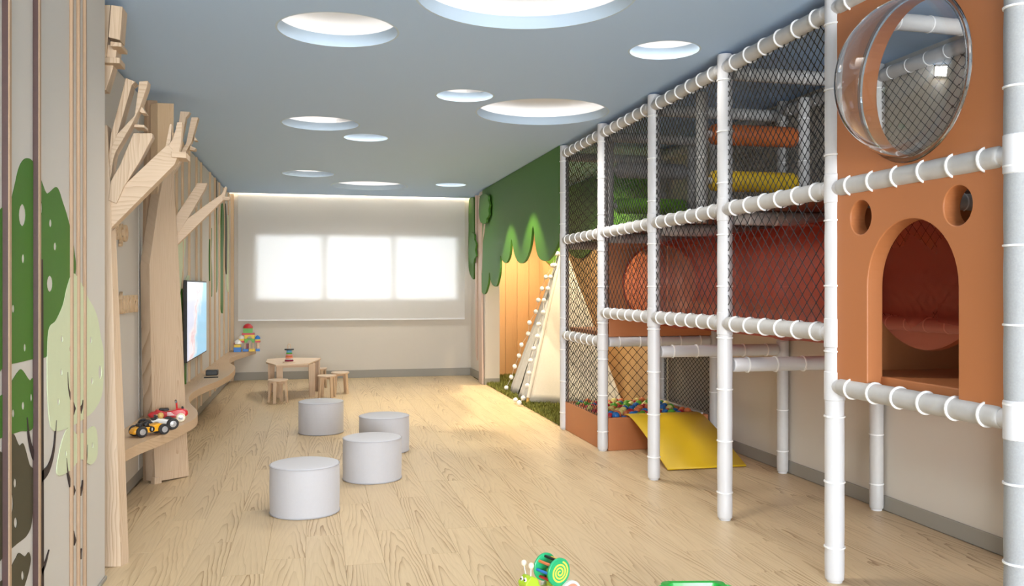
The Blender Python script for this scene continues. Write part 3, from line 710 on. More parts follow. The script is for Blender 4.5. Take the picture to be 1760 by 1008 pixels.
# red ride-on shaped car
t = thing('toy_car', 'red toy car with black steering bar and cream wheels beside the tree trunk', 'toy car', (0, 0, 0))
pts = [(-0.13, 0.040), (-0.145, 0.060), (-0.12, 0.078), (-0.095, 0.082), (-0.085, 0.098), (-0.06, 0.092), (-0.02, 0.078), (0.03, 0.086), (0.07, 0.098), (0.11, 0.096), (0.135, 0.076), (0.138, 0.052), (0.12, 0.036), (0.0, 0.030)]
part('body', side_body(pts, 0.08), M_['red'], t, bevel=0.006, smooth=35)
for x in (-0.072, 0.085):
    for y in (-0.046, 0.046): wheel(t, x, y, 0.033, 0.022, 'chrome', 'cream')
boxo('seat', (-0.065, -0.028, 0.086), (0.005, 0.028, 0.104), M_['black'], t, bevel=0.008)
bm = BM(); rod(bm, (0.06, 0, 0.09), (0.055, 0, 0.145), 0.007, 8); part('steering_column', bm, M_['red'], t, smooth=40)
bm = BM(); rod(bm, (0.052, -0.045, 0.150), (0.052, 0.045, 0.150), 0.008, 10); part('steering_bar', bm, M_['black'], t, smooth=40)
bm = BM(); ball(bm, (0.098, -0.02, 0.100), 0.009, 8, 6); ball(bm, (0.098, 0.02, 0.100), 0.009, 8, 6); part('headlight', bm, M_['black'], t, smooth=60)
bm = BM()
for q in range(3): box(bm, (-0.01, -0.0405, 0.052+q*0.009), (0.04-q*0.01, -0.039, 0.057+q*0.009))
part('side_stripe', bm, M_['twhite'], t)
place(t, (-1.06, 6.915, SZ), 0.16)

# toy block castle at the far end
CB = Vector((-1.02, 14.30, SZ)); t = thing('block_castle', 'colourful toy block castle at the far end of the wavy shelf', 'toy', CB)
def blk(name, x, z, wx, hz, m, y=0.0, dy=0.08, kind='box'):
    bm = BM(); c = CB+Vector((x, y, z))
    if kind == 'box': box(bm, c+Vector((-wx/2, -dy/2, 0)), c+Vector((wx/2, dy/2, hz)))
    elif kind == 'cyl': rod(bm, c, c+Vector((0, 0, hz)), wx/2, 16)
    elif kind == 'dome':
        lathe(bm, c, c+Vector((0, 0, 1)), [(0, wx/2), (hz*0.4, wx*0.46), (hz*0.75, wx*0.30), (hz*0.95, wx*0.12), (hz, 0.002)], 16)
    elif kind == 'arch':
        a = [c+Vector((wx/2, -dy/2, 0)), c+Vector((wx/2, -dy/2, hz)), c+Vector((-wx/2, -dy/2, hz)), c+Vector((-wx/2, -dy/2, 0))]
        a += [c+Vector((-wx*0.25*math.cos(PI*i/8), -dy/2, hz*0.65*math.sin(PI*i/8))) for i in range(9)]
        bm.free(); bm = cutout([a], (0, dy, 0))
    elif kind == 'prism':
        a = [c+Vector((-wx/2, -dy/2, 0)), c+Vector((wx/2, -dy/2, 0)), c+Vector((0.18*wx, -dy/2, hz)), c+Vector((-0.18*wx, -dy/2, hz))]
        bm.free(); bm = cutout([a], (0, dy, 0))
    part(name, bm, M_[m], t, bevel=0.0025 if kind != 'dome' else 0, smooth=35)
blk('block', -0.145, 0.0, 0.11, 0.072, 'blue', y=-0.09, dy=0.1); blk('block', -0.03, 0.0, 0.085, 0.04, 'blue'); blk('block', 0.065, 0.0, 0.085, 0.04, 'tyellow'); blk('block', 0.155, 0.0, 0.06, 0.04, 'blue')
blk('block', -0.145, 0.072, 0.10, 0.045, 'tyellow', y=-0.09); blk('block', -0.18, 0.117, 0.04, 0.03, 'maroon', y=-0.09); blk('dome_block', -0.14, 0.125, 0.12, 0.07, 'twhite', y=-0.09, kind='dome')
for x in (-0.045, 0.03, 0.085): blk('pillar_block', x, 0.04, 0.028, 0.10, 'table', kind='cyl')
blk('block', -0.005, 0.04, 0.03, 0.08, 'maroon', y=0.03); blk('pillar_block', 0.155, 0.04, 0.05, 0.10, 'table', kind='cyl')
blk('block', -0.08, 0.14, 0.06, 0.03, 'red'); blk('block', -0.09, 0.17, 0.08, 0.03, 'tyellow'); blk('dome_block', -0.09, 0.20, 0.10, 0.06, 'twhite', kind='dome')
blk('arch_block', 0.03, 0.14, 0.15, 0.06, 'tgreen', kind='arch'); blk('arch_block', 0.03, 0.20, 0.15, 0.06, 'tyellow', kind='arch'); blk('block', 0.01, 0.26, 0.19, 0.03, 'red')
blk('block', 0.155, 0.14, 0.075, 0.025, 'red'); blk('block', 0.155, 0.165, 0.07, 0.025, 'tyellow'); blk('dome_block', 0.15, 0.19, 0.085, 0.06, 'blue', kind='dome')
blk('block', 0.005, 0.29, 0.14, 0.075, 'tgreen'); blk('dome_block', 0.005, 0.365, 0.155, 0.075, 'red', kind='dome')

# ------------------------------------------------------------------ poufs
def pouf(loc, label, R=0.228, Hh=0.33):
    t = thing('pouf', label, 'pouf', loc); x, y, z = loc
    bm = BM(); lathe(bm, (x, y, 0), (x, y, 1), [(0.0, R*0.97), (0.006, R-0.001), (0.16, R+0.002), (Hh-0.014, R), (Hh-0.004, R-0.006), (Hh+0.002, R-0.03), (Hh+0.005, R*0.5), (Hh+0.006, 0.001)], 48)
    part('cover', bm, M_['pouf'], t, smooth=30)
    for zz, rr in ((0.008, R+0.001), (Hh-0.010, R+0.0005)):
        bm = BM(); path = [(x+rr*math.cos(2*PI*i/48), y+rr*math.sin(2*PI*i/48), zz) for i in range(49)]; path_tube(bm, path, 0.0032, 6)
        part('piping', bm, M_['poufseam'], t, smooth=60)
pouf((-0.061, 6.01, 0), 'round grey fabric pouf nearest the camera, beside the shelf tree')
pouf((0.446, 6.94, 0), 'round grey fabric pouf hiding part of the one behind it')
pouf((0.629, 8.10, 0), 'round grey fabric pouf half hidden behind another pouf on the right')
pouf((0.07, 9.26, 0), 'round grey fabric pouf farthest back, in front of the small table')

# ------------------------------------------------------------------ small table and stools
def leg_board(c0, c1, w0, th, dirv):
    """flat tapering leg from foot c0 to top c1"""
    bm = BM(); d = Vector(dirv).normalized(); n = Vector((-d.y, d.x, 0))
    vs = []
    for c, wd in ((Vector(c0), w0*0.85), (Vector(c1), w0)):
        for a, b in ((-1, -1), (1, -1), (1, 1), (-1, 1)): vs.append(bm.verts.new(c+d*a*wd/2+n*b*th/2))
    for f in ((0, 1, 2, 3), (4, 5, 6, 7), (0, 1, 5, 4), (1, 2, 6, 5), (2, 3, 7, 6), (3, 0, 4, 7)): bm.faces.new([vs[i] for i in f])
    return bm
tb = Vector((-0.36, 12.62, 0)); TH = 0.475
t = thing('kids_table', 'low wooden play table with an angular top near the far wall', 'table', tb)
top = [on_z(457, 622.5, TH), on_z(474, 627.5, TH), on_z(530, 625, TH), on_z(541.5, 620.5, TH), (0.10, 13.05, TH), (-0.34, 13.22, TH), (-0.66, 13.05, TH)]
part('tabletop', cutout([[Vector(p) for p in top]], (0, 0, -0.024)), M_['table'], t, bevel=0.004)
fl = on_z(477, 692, 0.0)
corners = [(-0.46, 12.26), (-0.03, 12.32), (0.04, 13.0), (-0.60, 12.98)]
for cx_, cy_ in corners:
    c = Vector((cx_, cy_, 0)); dv = (tb-c); dv.z = 0
    bmx = leg_board((cx_, cy_, 0), (cx_+dv.x*0.02, cy_+dv.y*0.02, TH-0.024), 0.085, 0.028, (1, 0.15, 0)); part('leg', bmx, M_['tableleg'], t, bevel=0.003)
    bmx = leg_board((cx_+0.03*(1 if dv.x > 0 else -1)*-1, cy_+0.045*(1 if dv.y > 0 else -1), 0), (cx_+0.03*(1 if dv.x > 0 else -1)*-1, cy_+0.045*(1 if dv.y > 0 else -1), TH-0.024), 0.07, 0.026, (0, 1, 0)); part('leg', bmx, M_['tableleg'], t, bevel=0.003)
bm = BM(); box(bm, (-0.42, 12.40, TH-0.075), (-0.05, 12.425, TH-0.024)); part('apron', bm, M_['tableleg'], t)
bm = BM(); box(bm, (-0.55, 12.9, TH-0.075), (0.0, 12.925, TH-0.024)); part('apron', bm, M_['tableleg'], t)
def stool_proto(R=0.128, Hs=0.305):
    t = thing('stool', 'small round wooden stool', 'stool', (0, 0, 0), 'wooden stools around the small table')
    bm = BM(); lathe(bm, (0, 0, Hs-0.022), (0, 0, Hs), [(0, R*0.95), (0.004, R), (0.018, R), (0.022, R*0.97)], 28); part('seat', bm, M_['table'], t, smooth=35)
    for k in range(4):
        a = PI/4*2*k+0.35; d = Vector((math.cos(a), math.sin(a), 0))
        part('leg', leg_board(d*(R-0.008), d*(R-0.022), 0.042, 0.026, (d.x, d.y, 0)) if False else leg_board(Vector((d.x*(R-0.006), d.y*(R-0.006), 0)), Vector((d.x*(R-0.024), d.y*(R-0.024), Hs-0.02)), 0.046, 0.024, (-d.y, d.x, 0)), M_['tableleg'], t, bevel=0.003)
    for a in (0.35, 0.35+PI/2):
        d = Vector((math.cos(a), math.sin(a), 0)); n = Vector((-d.y, d.x, 0)); bm = BM(); z0, z1 = Hs-0.055, Hs-0.022
        vs = [bm.verts.new(d*s*(R-0.03)+n*q*0.010+Vector((0, 0, z))) for z in (z0, z1) for s, q in ((-1, -1), (1, -1), (1, 1), (-1, 1))]
        for f in ((0, 1, 2, 3), (4, 5, 6, 7), (0, 1, 5, 4), (1, 2, 6, 5), (2, 3, 7, 6), (3, 0, 4, 7)): bm.faces.new([vs[i] for i in f])
        part('cross_brace', bm, M_['tableleg'], t)
    return t
s0 = stool_proto()
spots = [((-0.46, 11.78, 0), 0.9, 'small wooden stool standing alone left in front of the table'),
         ((0.17, 12.20, 0), 0.2, 'small wooden stool just right of the front table leg'),
         ((0.36, 12.62, 0), 0.55, 'small wooden stool farthest right of the table'),
         ((0.06, 13.33, 0), 0.1, 'small wooden stool behind the table, mostly hidden by its leg')]
for i, (l, r, lab) in enumerate(spots):
    o = s0 if i == 0 else copy_tree(s0)
    o.location = l; o.rotation_euler = (0, 0, r); o['label'] = lab
# ring stacking toy
tl = on_z(497, 623.5, TH); tl.z = TH
t = thing('stacking_rings', 'rainbow ring stacking toy with a black brim on the small table', 'toy', tl)
bm = BM(); lathe(bm, tl, tl+ZA, [(0, 0.088), (0.012, 0.088), (0.016, 0.08)], 24); part('base', bm, M_['table'], t, smooth=35)
z = 0.016; rr = 0.060
for m, h in (('maroon', 0.026), ('twhite', 0.014), ('salmon', 0.020), ('borange', 0.022), ('pink', 0.018), ('tgreen', 0.020), ('lblue', 0.034)):
    r1 = rr-0.0035*(h/0.02)
    bm = BM(); lathe(bm, tl+ZA*z, tl+ZA*(z+1), [(0, rr-0.004), (0.004, rr), (h-0.004, r1), (h, r1-0.004)], 24); part('ring', bm, M_[m], t, smooth=40); z += h; rr = r1
bm = BM(); lathe(bm, tl+ZA*z, tl+ZA*(z+1), [(0, 0.060), (0.004, 0.064), (0.014, 0.064), (0.018, 0.060)], 24); part('brim', bm, M_['black'], t, smooth=40); z += 0.018
bm = BM(); pts = [tl+ZA*z+Vector((-0.018, 0, 0))]+[tl+ZA*(z+0.04)+Vector((-0.018*math.cos(PI*i/8), 0, 0.026*math.sin(PI*i/8))) for i in range(9)]+[tl+ZA*z+Vector((0.018, 0, 0))]
path_tube(bm, pts, 0.007, 8); part('handle', bm, M_['table'], t, smooth=60)

# ------------------------------------------------------------------ far right tree and green canopy board
VX = 2.545
pts_v = [(962, 262), (962, 412), (960, 416), (954, 430), (942, 447), (930, 447), (922, 432), (916, 388), (911, 426), (902, 449), (892, 452), (884, 437), (879, 411), (876, 438), (870, 452), (864, 449), (860, 440), (859, 468), (854, 490), (849, 492), (844, 485), (841, 468), (839, 487), (834, 504), (829, 504), (825.5, 487), (828, 449), (829, 397), (829, 337)]
lp = []
for u, v in pts_v:
    p = on_x(u, v, VX); p.z = min(p.z, CEIL-0.006); lp.append(p)
lp[0].z = CEIL-0.006; lp[-1].z = CEIL-0.006
lp[0].y = max(lp[0].y, 8.965); lp[1].y = lp[0].y
body = spline(lp[1:-1], 4)
bm = cutout([[lp[0]]+body+[lp[-1]]], (0.03, 0, 0))
o = finish('canopy_board', bm, M_['green'], loc=(VX, 11.2, 1.8)); tag(o, 'large green hanging canopy board with scalloped lower edge in front of the tent corner', 'canopy')
lp = [on_x(u, v, VX+0.03) for u, v in ((812, 340), (806, 344), (804.5, 400), (803.8, 440), (806, 465), (811, 478), (814, 477), (814.5, 440), (815, 400), (814, 345))]
for p in lp: p.z = min(p.z, CEIL-0.006); p.y = min(p.y, YB-0.02)
o = finish('leaf_cutout', cutout([spline(lp, 3, True)], (0.03, 0, 0)), M_['green'], loc=(VX, 14.5, 2)); tag(o, 'green leaf cutout in the far right corner by the blind', 'wall decoration')
t = thing('tree_cutout', 'slim pinkish cutout tree trunks with two dark green crowns by the far pillar', 'tree', (VX, 13.9, 0))
def xboard(name, pts, x, th, m, sp=0):
    l = [on_x(u, v, x) for u, v in pts]
    for p in l: p.z = min(p.z, CEIL-0.004)
    if sp: l = spline(l, sp, True)
    part(name, cutout([l], (th, 0, 0)), M_[m], t)
xboard('trunk', [(816.5, 336), (819, 336), (818.6, 620), (816.8, 600)], VX-0.004, 0.03, 'pinkwood')
xboard('trunk', [(821.5, 337), (825, 338), (826, 400), (827, 480), (828.5, 661), (823.5, 658), (822, 560), (822, 450)], VX-0.008, 0.03, 'pinkwood')
xboard('branch', [(826, 455), (829.5, 408), (831.5, 385), (833.5, 385), (832, 400), (829, 416), (827.5, 470)], VX-0.008, 0.03, 'pinkwood')
xboard('crown', [(823.5, 352), (825, 338), (831, 334), (838, 336), (839, 344), (841, 352), (839.5, 360), (840, 370), (836, 376), (835, 383), (829, 384), (825, 380), (823, 366)], VX-0.05, 0.03, 'green', 4)
xboard('crown', [(809, 402), (811, 400), (815, 404), (815, 412), (818, 420), (816.5, 430), (818, 440), (815, 445), (813.5, 452), (808, 450), (805, 436), (807, 420)], VX-0.05, 0.03, 'green', 4)
# green canopy on the right wall over the tent
lp = [Vector((XR-0.022, 8.99, CEIL-0.012)), Vector((XR-0.022, 8.99, 2.0))]
sc_pts = []
yy = 8.99
for k, (wd, dep) in enumerate(((1.0, 0.30), (1.25, 0.36), (1.5, 0.30), (1.5, 0.34))):
    for i in range(1, 9):
        a = i/8; sc_pts.append(Vector((XR-0.022, yy+wd*a, 2.22-dep*math.sin(PI*a)**0.6)))
    yy += wd
lp = lp[:1]+[Vector((XR-0.022, 8.99, 2.22))]+sc_pts+[Vector((XR-0.022, yy, CEIL-0.012))]
o = finish('canopy_board', cutout([lp], (-0.03, 0, 0)), M_['green'], loc=(XR, 11, 2)); tag(o, 'green scalloped canopy board on the right wall above the tent, seen through netting', 'canopy')

# ------------------------------------------------------------------ artificial turf
bm = BM(); box(bm, (2.60, 8.97, -0.011), (XR-0.022, 14.39, 0.012))
tf = finish('turf_rug', bm, M_['turfbase'], loc=(3.18, 11.7, 0)); tag(tf, 'green artificial turf under the tent', 'turf')
vv, ff = [], []
for i in range(26000):
    x = 2.585+random.random()*1.15; y = 8.99+random.random()*5.38
    if x > PX0-0.03 and y > 13.19 and x < 2.83: continue
    h = 0.030+random.random()*0.045; a = random.random()*2*PI; ln = random.uniform(0.0, 0.04); wd = 0.0075
    dx, dy = math.cos(a), math.sin(a); k = len(vv)
    vv += [(x-dy*wd-3.18, y+dx*wd-11.7, 0.008), (x+dy*wd-3.18, y-dx*wd-11.7, 0.008), (x+dx*ln-3.18, y+dy*ln-11.7, h)]
    ff.append((k, k+1, k+2))
me = bpy.data.meshes.new('turf_blades'); me.from_pydata(vv, [], ff); me.materials.append(M_['turf'])
o = bpy.data.objects.new('turf_blades', me); COL.objects.link(o); o.parent = tf; o['kind'] = 'stuff'

# ------------------------------------------------------------------ tent
FL, RL, FR, RR = Vector((2.66, 10.86, 0.02)), Vector((2.74, 12.15, 0.02)), Vector((3.68, 10.12, 0.02)), Vector((3.68, 11.75, 0.02))
AP = Vector((3.24, 11.22, 2.06))
t = thing('teepee_tent', 'cream and grey cotton play teepee standing on the turf', 'tent', (3.2, 11.2, 0.0))
def fabric(name, a, b, ap, m, n=16, sag=0.05, rip=0.0, rn=5, k0=0.0, k1=1.0, out=1):
    bm = BM(); rows = []
    nrm = (b-a).cross(ap-a).normalized()*out
    for j in range(n+1):
        v = j/n*0.97; row = []
        for i in range(n+1):
            u = k0+(k1-k0)*i/n
            p = (a+(b-a)*u)*(1-v)+ap*v
            s = math.sin(PI*i/n)
            p = p-nrm*sag*s*(1-v)+nrm*rip*math.sin(i/n*PI*2*rn+v*4)*(1-v*0.7)+nrm*random.uniform(-0.004, 0.004)
            if j == 0: p.z = 0.035+random.uniform(-0.012, 0.008)
            row.append(bm.verts.new(p))
        rows.append(row)
    for j in range(n):
        for i in range(n): bm.faces.new((rows[j][i], rows[j][i+1], rows[j+1][i+1], rows[j+1][i]))
    o = part(name, bm, M_[m], t, smooth=80)
    s = o.modifiers.new('solid', 'SOLIDIFY'); s.thickness = 0.006
    return o
fabric('fabric_side', FL, FR, AP, 'tentc', sag=0.045)
fabric('fabric_side', FR, RR, AP, 'tentc', sag=0.03)
fabric('fabric_side', RR, RL, AP, 'tentg', sag=0.03)
fabric('curtain', FL, RL, AP, 'tentg', n=20, sag=0.03, rip=0.018, rn=2, k0=0.0, k1=0.45)
fabric('curtain', FL, RL, AP, 'tentg', n=20, sag=0.03, rip=0.018, rn=2, k0=0.62, k1=1.0)
for p, m in ((FL, 'tentc'), (RL, 'tentg'), (FR, 'tentc'), (RR, 'tentg')):
    d = (AP-p).normalized(); st = p+d*0.07
    bm = BM(); rod(bm, st, AP+d*0.16, 0.026, 12, 0.02); q = part('pole_sleeve', bm, M_[m], t, smooth=40)
    bm = BM(); rod(bm, p-d*0.0, p+d*0.09, 0.019, 12); part('pole_tip', bm, M_['poletip'], q, smooth=40)
def garland(a, b, n, off, label, extra=()):
    g = thing('pompom_garland', label, 'garland', a)
    pos = []
    for i in range(n):
        k = 0.03+i/(n-1)*0.92
        p = a+(b-a)*k+Vector(off)*(0.6+0.5*random.random()); pos.append(p)
    pos = list(extra)+pos
    for p in pos:
        bm = BM(); ball(bm, p, 0.031, 12, 8)
        for v in bm.verts: v.co += (v.co-p).normalized()*random.uniform(-0.003, 0.003)
        part('pompom', bm, M_['pom'], g, smooth=80)
    bm = BM(); path_tube(bm, spline(pos, 3), 0.003, 5); part('string', bm, M_['tentc'], g, smooth=60)
garland(RL, AP, 13, (-0.09, -0.03, 0.0), 'white pompom garland along the left pole of the teepee')
garland(FL, AP, 13, (-0.07, 0.05, 0.0), 'white pompom garland along the front pole of the teepee, ending on the floor', [Vector((2.535, 10.98, 0.05)), Vector((2.53, 10.75, 0.045))])

# ------------------------------------------------------------------ play structure
XF, XK = 2.59, 3.70
YS = [8.91, 7.65, 6.41, 5.20, 3.98, 2.79]
ZTOP, ZMID, ZLOW, ZBAR = 2.92, 2.005, 1.27, 1.0
ps = thing('play_structure', 'tall netted indoor climbing frame of padded white pipes and orange panels', 'play structure', (3.15, 5.85, 0))
TIE = None
def tie_mesh(r=0.0495):
    bm = BM(); lathe(bm, (0, 0, -0.0045), (0, 0, 0.0045), [(0, r), (0.001, r+0.0035), (0.008, r+0.0035), (0.009, r)], 20)
    bmesh.ops.recalc_face_normals(bm, faces=bm.faces)
    me = bpy.data.meshes.new('tie'); bm.to_mesh(me); bm.free(); me.materials.append(M_['tie'])
    for p in me.polygons: p.use_smooth = True
    me.set_sharp_from_angle(angle=0.7); return me
TIE = tie_mesh()
n_tie = 0
def pad_profile(L, ss, r):
    pr = [(0, r*0.90), (0.004, r*0.97)]
    cuts = [0]+ss+[L]
    for i in range(len(cuts)-1):
        a, b = cuts[i], cuts[i+1]
        for k in (0.06, 0.25, 0.5, 0.75, 0.94):
            s = a+(b-a)*k; bul = math.sin(PI*k)**0.5*0.05+random.uniform(-0.008, 0.008)
            pr.append((s, r*(0.965+bul)))
    pr += [(L-0.004, r*0.97), (L, r*0.90)]
    pr.sort(); return pr
def padded(name, p0, p1, m, spacing, r=0.048, single=True, n=20, parent=ps):
    global n_tie
    p0 = Vector(p0); p1 = Vector(p1); L = (p1-p0).length; d = (p1-p0).normalized()
    k = max(1, int(round(L/spacing))); ss = [L*(i+0.5)/k for i in range(k)]
    bm = BM(); lathe(bm, p0, p1, pad_profile(L, ss, r), n); o = part(name, bm, M_[m], parent, smooth=50)
    off = OFF[parent.name]
    rot = d.to_track_quat('Z', 'Y').to_euler()
    if single:
        for s in ss:
            q = bpy.data.objects.new('tie', TIE); COL.objects.link(q); q.parent = o; q.location = p0+d*s-off; q.rotation_euler = rot; n_tie += 1
    else:
        bm = BM()
        for s in ss: lathe(bm, p0+d*(s-0.0045), p0+d*(s+0.0045), [(0, r*1.0), (0.001, r*1.07), (0.008, r*1.07), (0.009, r*1.0)], 14)
        q = part('tie_row', bm, M_['tie'], o, smooth=40); q['kind'] = 'stuff'
    return o
def joint(p, axis, root, half=0.075, r=0.0515):
    bm = BM(); a = Vector(axis); lathe(bm, Vector(p)-a*half, Vector(p)+a*half, [(0, r-0.004), (0.004, r), (2*half-0.004, r), (2*half, r-0.004)], 20)
    part('joint', bm, M_['white'], root, smooth=40)
for i, y in enumerate(YS):
    o = padded('post', (XF, y, 0.012), (XF, y, CEIL-0.012), 'white' if i < 5 else 'greysleeve', 0.335 if i < 5 else 0.30, single=True, n=24)
    bm = BM(); lathe(bm, (XF, y, 0), (XF, y, 0.03), [(0, 0.038), (0.03, 0.038)], 18); part('post_foot', bm, M_['white'], o, smooth=40)
    for z in ([ZMID, ZLOW] if i in (2, 3) else [ZMID, ZLOW, ZBAR] if i in (1, 4) else [ZMID, ZBAR]): joint((XF, y, z), (0, 0, 1), o)
for i, y in enumerate(YS):
    o = padded('post', (XK, y, 0.012), (XK, y, CEIL-0.012), 'sleeve', 0.335, single=False, r=0.045)
    bm = BM(); lathe(bm, (XK, y, 0), (XK, y, 0.03), [(0, 0.036), (0.03, 0.036)], 16); part('post_foot', bm, M_['white'], o, smooth=40)
    if i in (2, 3): joint((XK, y, ZBAR), (0, 0, 1), o, 0.07, 0.049)
def yrail(x, ya, yb, z, single=True, m='sleeve', r=0.045, sp=0.19):
    bm = BM(); rod(bm, (x, yb, z), (x, ya, z), 0.040, 16); o = part('pipe', bm, M_['white'], ps, smooth=40)
    padded('rail', (x, yb+0.065, z), (x, ya-0.065, z), m, sp, r=r, single=single)
for i in range(5):
    ya, yb = YS[i], YS[i+1]
    if i < 4: yrail(XF, ya, yb, ZTOP, m='sleeve')
    else: yrail(XF, ya, yb, ZTOP, m='sleeve')
    yrail(XF, ya, yb, ZMID, m='sleeve')
    if 0 < i < 4: yrail(XF, ya, yb, ZLOW, m='sleeve')
    if i in (0, 4): yrail(XF, ya, yb, ZBAR, m='sleeve')
    yrail(XK, ya, yb, ZTOP, single=False); yrail(XK, ya, yb, ZMID, single=False); yrail(XK, ya, yb, ZLOW if 0 < i else ZBAR, single=False)
for i, y in enumerate(YS):
    for z in (ZTOP-0.03, ZMID-0.052, ZBAR if i else 0.32):
        if i == 4 and z == ZBAR: continue
        if i == 0 and z == 0.32: continue
        padded('rail', (XF+0.055, y, z), (XK-0.05, y, z), 'white' if z == ZBAR else 'sleeve', 0.21, r=0.046, single=(z == ZBAR and i < 4))
# nets
def net(p, ax, bx, W, Hh, cu, cv, name='net', r=0.0028, clip=None):
    """diamond netting filling a W x H rectangle from corner p along ax, bx"""
    p = Vector(p); ax = Vector(ax); bx = Vector(bx); bm = BM(); nrm = ax.cross(bx)
    nu = max(2, round(W/cu)); nv = max(2, round(Hh/cv)); cu = W/nu; cv = Hh/nv
    def strand(u0, v0, u1, v1):
        a = p+ax*u0+bx*v0; b = p+ax*u1+bx*v1
        d = (b-a).normalized(); e = nrm.cross(d).normalized(); f = nrm.normalized()
        ra = [bm.verts.new(a+q) for q in (e*r, f*r, -e*r, -f*r)]; rb = [bm.verts.new(b+q) for q in (e*r, f*r, -e*r, -f*r)]
        for i in range(4): bm.faces.new((ra[i], ra[(i+1) % 4], rb[(i+1) % 4], rb[i]))
    # u/cu - v/cv = k  and  u/cu + v/cv = k
    for k in range(-nv, nu+1):
        a0 = max(0, k); a1 = min(nu, k+nv)
        if a1 > a0: strand(a0*cu, (a0-k)*cv, a1*cu, (a1-k)*cv)
    for k in range(0, nu+nv+1):
        a0 = max(0, k-nv); a1 = min(nu, k)
        if a1 > a0: strand(a0*cu, (k-a0)*cv, a1*cu, (k-a1)*cv)
    kr = r*1.9
    for i in range(nu*2+1):
        for j in range(nv*2+1):
            if (i+j) % 2 == 0:
                c = p+ax*(i*cu/2)+bx*(j*cv/2)
                q = [bm.verts.new(c+w_) for w_ in (ax*kr, bx*kr*1.5, -ax*kr, -bx*kr*1.5, nrm*kr, -nrm*kr)]
                for a, b in ((0, 1), (1, 2), (2, 3), (3, 0)):
                    bm.faces.new((q[a], q[b], q[4])); bm.faces.new((q[b], q[a], q[5]))
    o = part(name, bm, M_['net'], ps); o['kind'] = 'stuff'
for i in range(4):
    ya, yb = YS[i], YS[i+1]; W = ya-yb-0.07
    net((XF, yb+0.035, ZMID+0.02), YA, ZA, W, ZTOP-ZMID-0.04, 0.062, 0.062)
    if i > 0: net((XF, yb+0.035, ZLOW+0.02), YA, ZA, W, ZMID-ZLOW-0.04, 0.088, 0.092)
    else:
        net((XF, yb+0.035, ZBAR+0.02), YA, ZA, W, ZMID-ZBAR-0.04, 0.085, 0.06); net((XF, yb+0.035, 0.29), YA, ZA, W, ZBAR-0.31, 0.085, 0.055)
for i in range(5):
    ya, yb = YS[i], YS[i+1]; W = ya-yb-0.07
    if i > 0: net((XK, yb+0.035, ZMID+0.02), YA, ZA, W, ZTOP-ZMID-0.04, 0.08, 0.075)
    if i in (3, 4): net((XK, yb+0.035, ZLOW+0.02), YA, ZA, W, ZMID-ZLOW-0.04, 0.085, 0.085)
    if i == 0: net((XK, yb+0.035, 0.3), YA, ZA, W, ZBAR-0.32, 0.085, 0.05)
net((XF+0.05, YS[0], 0.3), XA, ZA, XK-XF-0.09, ZBAR-0.33, 0.10, 0.11)
net((XF+0.05, YS[0], ZBAR+0.08), XA, ZA, XK-XF-0.09, ZMID-ZBAR-0.12, 0.10, 0.11)
net((XF+0.05, YS[0], ZMID+0.04), XA, ZA, XK-XF-0.09, ZTOP-ZMID-0.1, 0.10, 0.10)
# decks and orange panels
boxo('deck', (XF+0.05, YS[1]+0.0, 1.045), (XK-0.02, YS[0]-0.04, 1.085), M_['orange'], ps, bevel=0.006)
boxo('deck', (XF+0.05, YS[4]+0.02, ZMID-0.005), (XK-0.02, YS[0]-0.04, ZMID+0.035), M_['deck'], ps, bevel=0.006)
boxo('deck', (XF+0.06, YS[5]+0.02, ZBAR+0.03), (XK-0.02, YS[4]-0.005, ZBAR+0.075), M_['orange'], ps, bevel=0.006)
boxo('deck', (XF+0.06, YS[5]+0.02, ZMID+0.0), (XK-0.02, YS[4]-0.06, ZMID+0.045), M_['deck'], ps, bevel=0.006)
TC = Vector((3.16, 0, 1.535)); TR = 0.385
def hole_panel(y, x0, x1, z0, z1, dy, hole=True):
    l = [[Vector((x0, y, z0)), Vector((x1, y, z0)), Vector((x1, y, z1)), Vector((x0, y, z1))]]
    if hole: l.append(circ((TC.x, y, TC.z), TR-0.02, XA, ZA, 48))
    return part('end_panel', cutout(l, (0, dy, 0)), M_['orange'], ps, bevel=0.004)
hole_panel(YS[4]-0.01, XF+0.055, XK-0.0, 1.06, ZMID-0.06, 0.05)
hole_panel(YS[1]-0.02, XF+0.055, XK+0.02, 1.05, ZMID-0.07, 0.05)
boxo('end_panel', (XF+0.055, YS[5]-0.02, 1.06), (XK, YS[5]+0.03, ZMID-0.02), M_['orange'], ps, bevel=0.004)
# crawl tube: slightly ribbed shell
bm = BM(); prof = []
y0, y1 = YS[4]+0.03, YS[1]+0.05; n = 60
for i in range(n+1):
    s = (y1-y0)*i/n; q = (s % 0.9)/0.9; rib = 0.012*math.exp(-((q-0.5)/0.05)**2)
    prof.append((s, TR+rib))
lathe(bm, (TC.x, y0, TC.z), (TC.x, y1, TC.z), prof, 64, caps=False)
part('crawl_tube', bm, M_['tube'], ps, smooth=50)
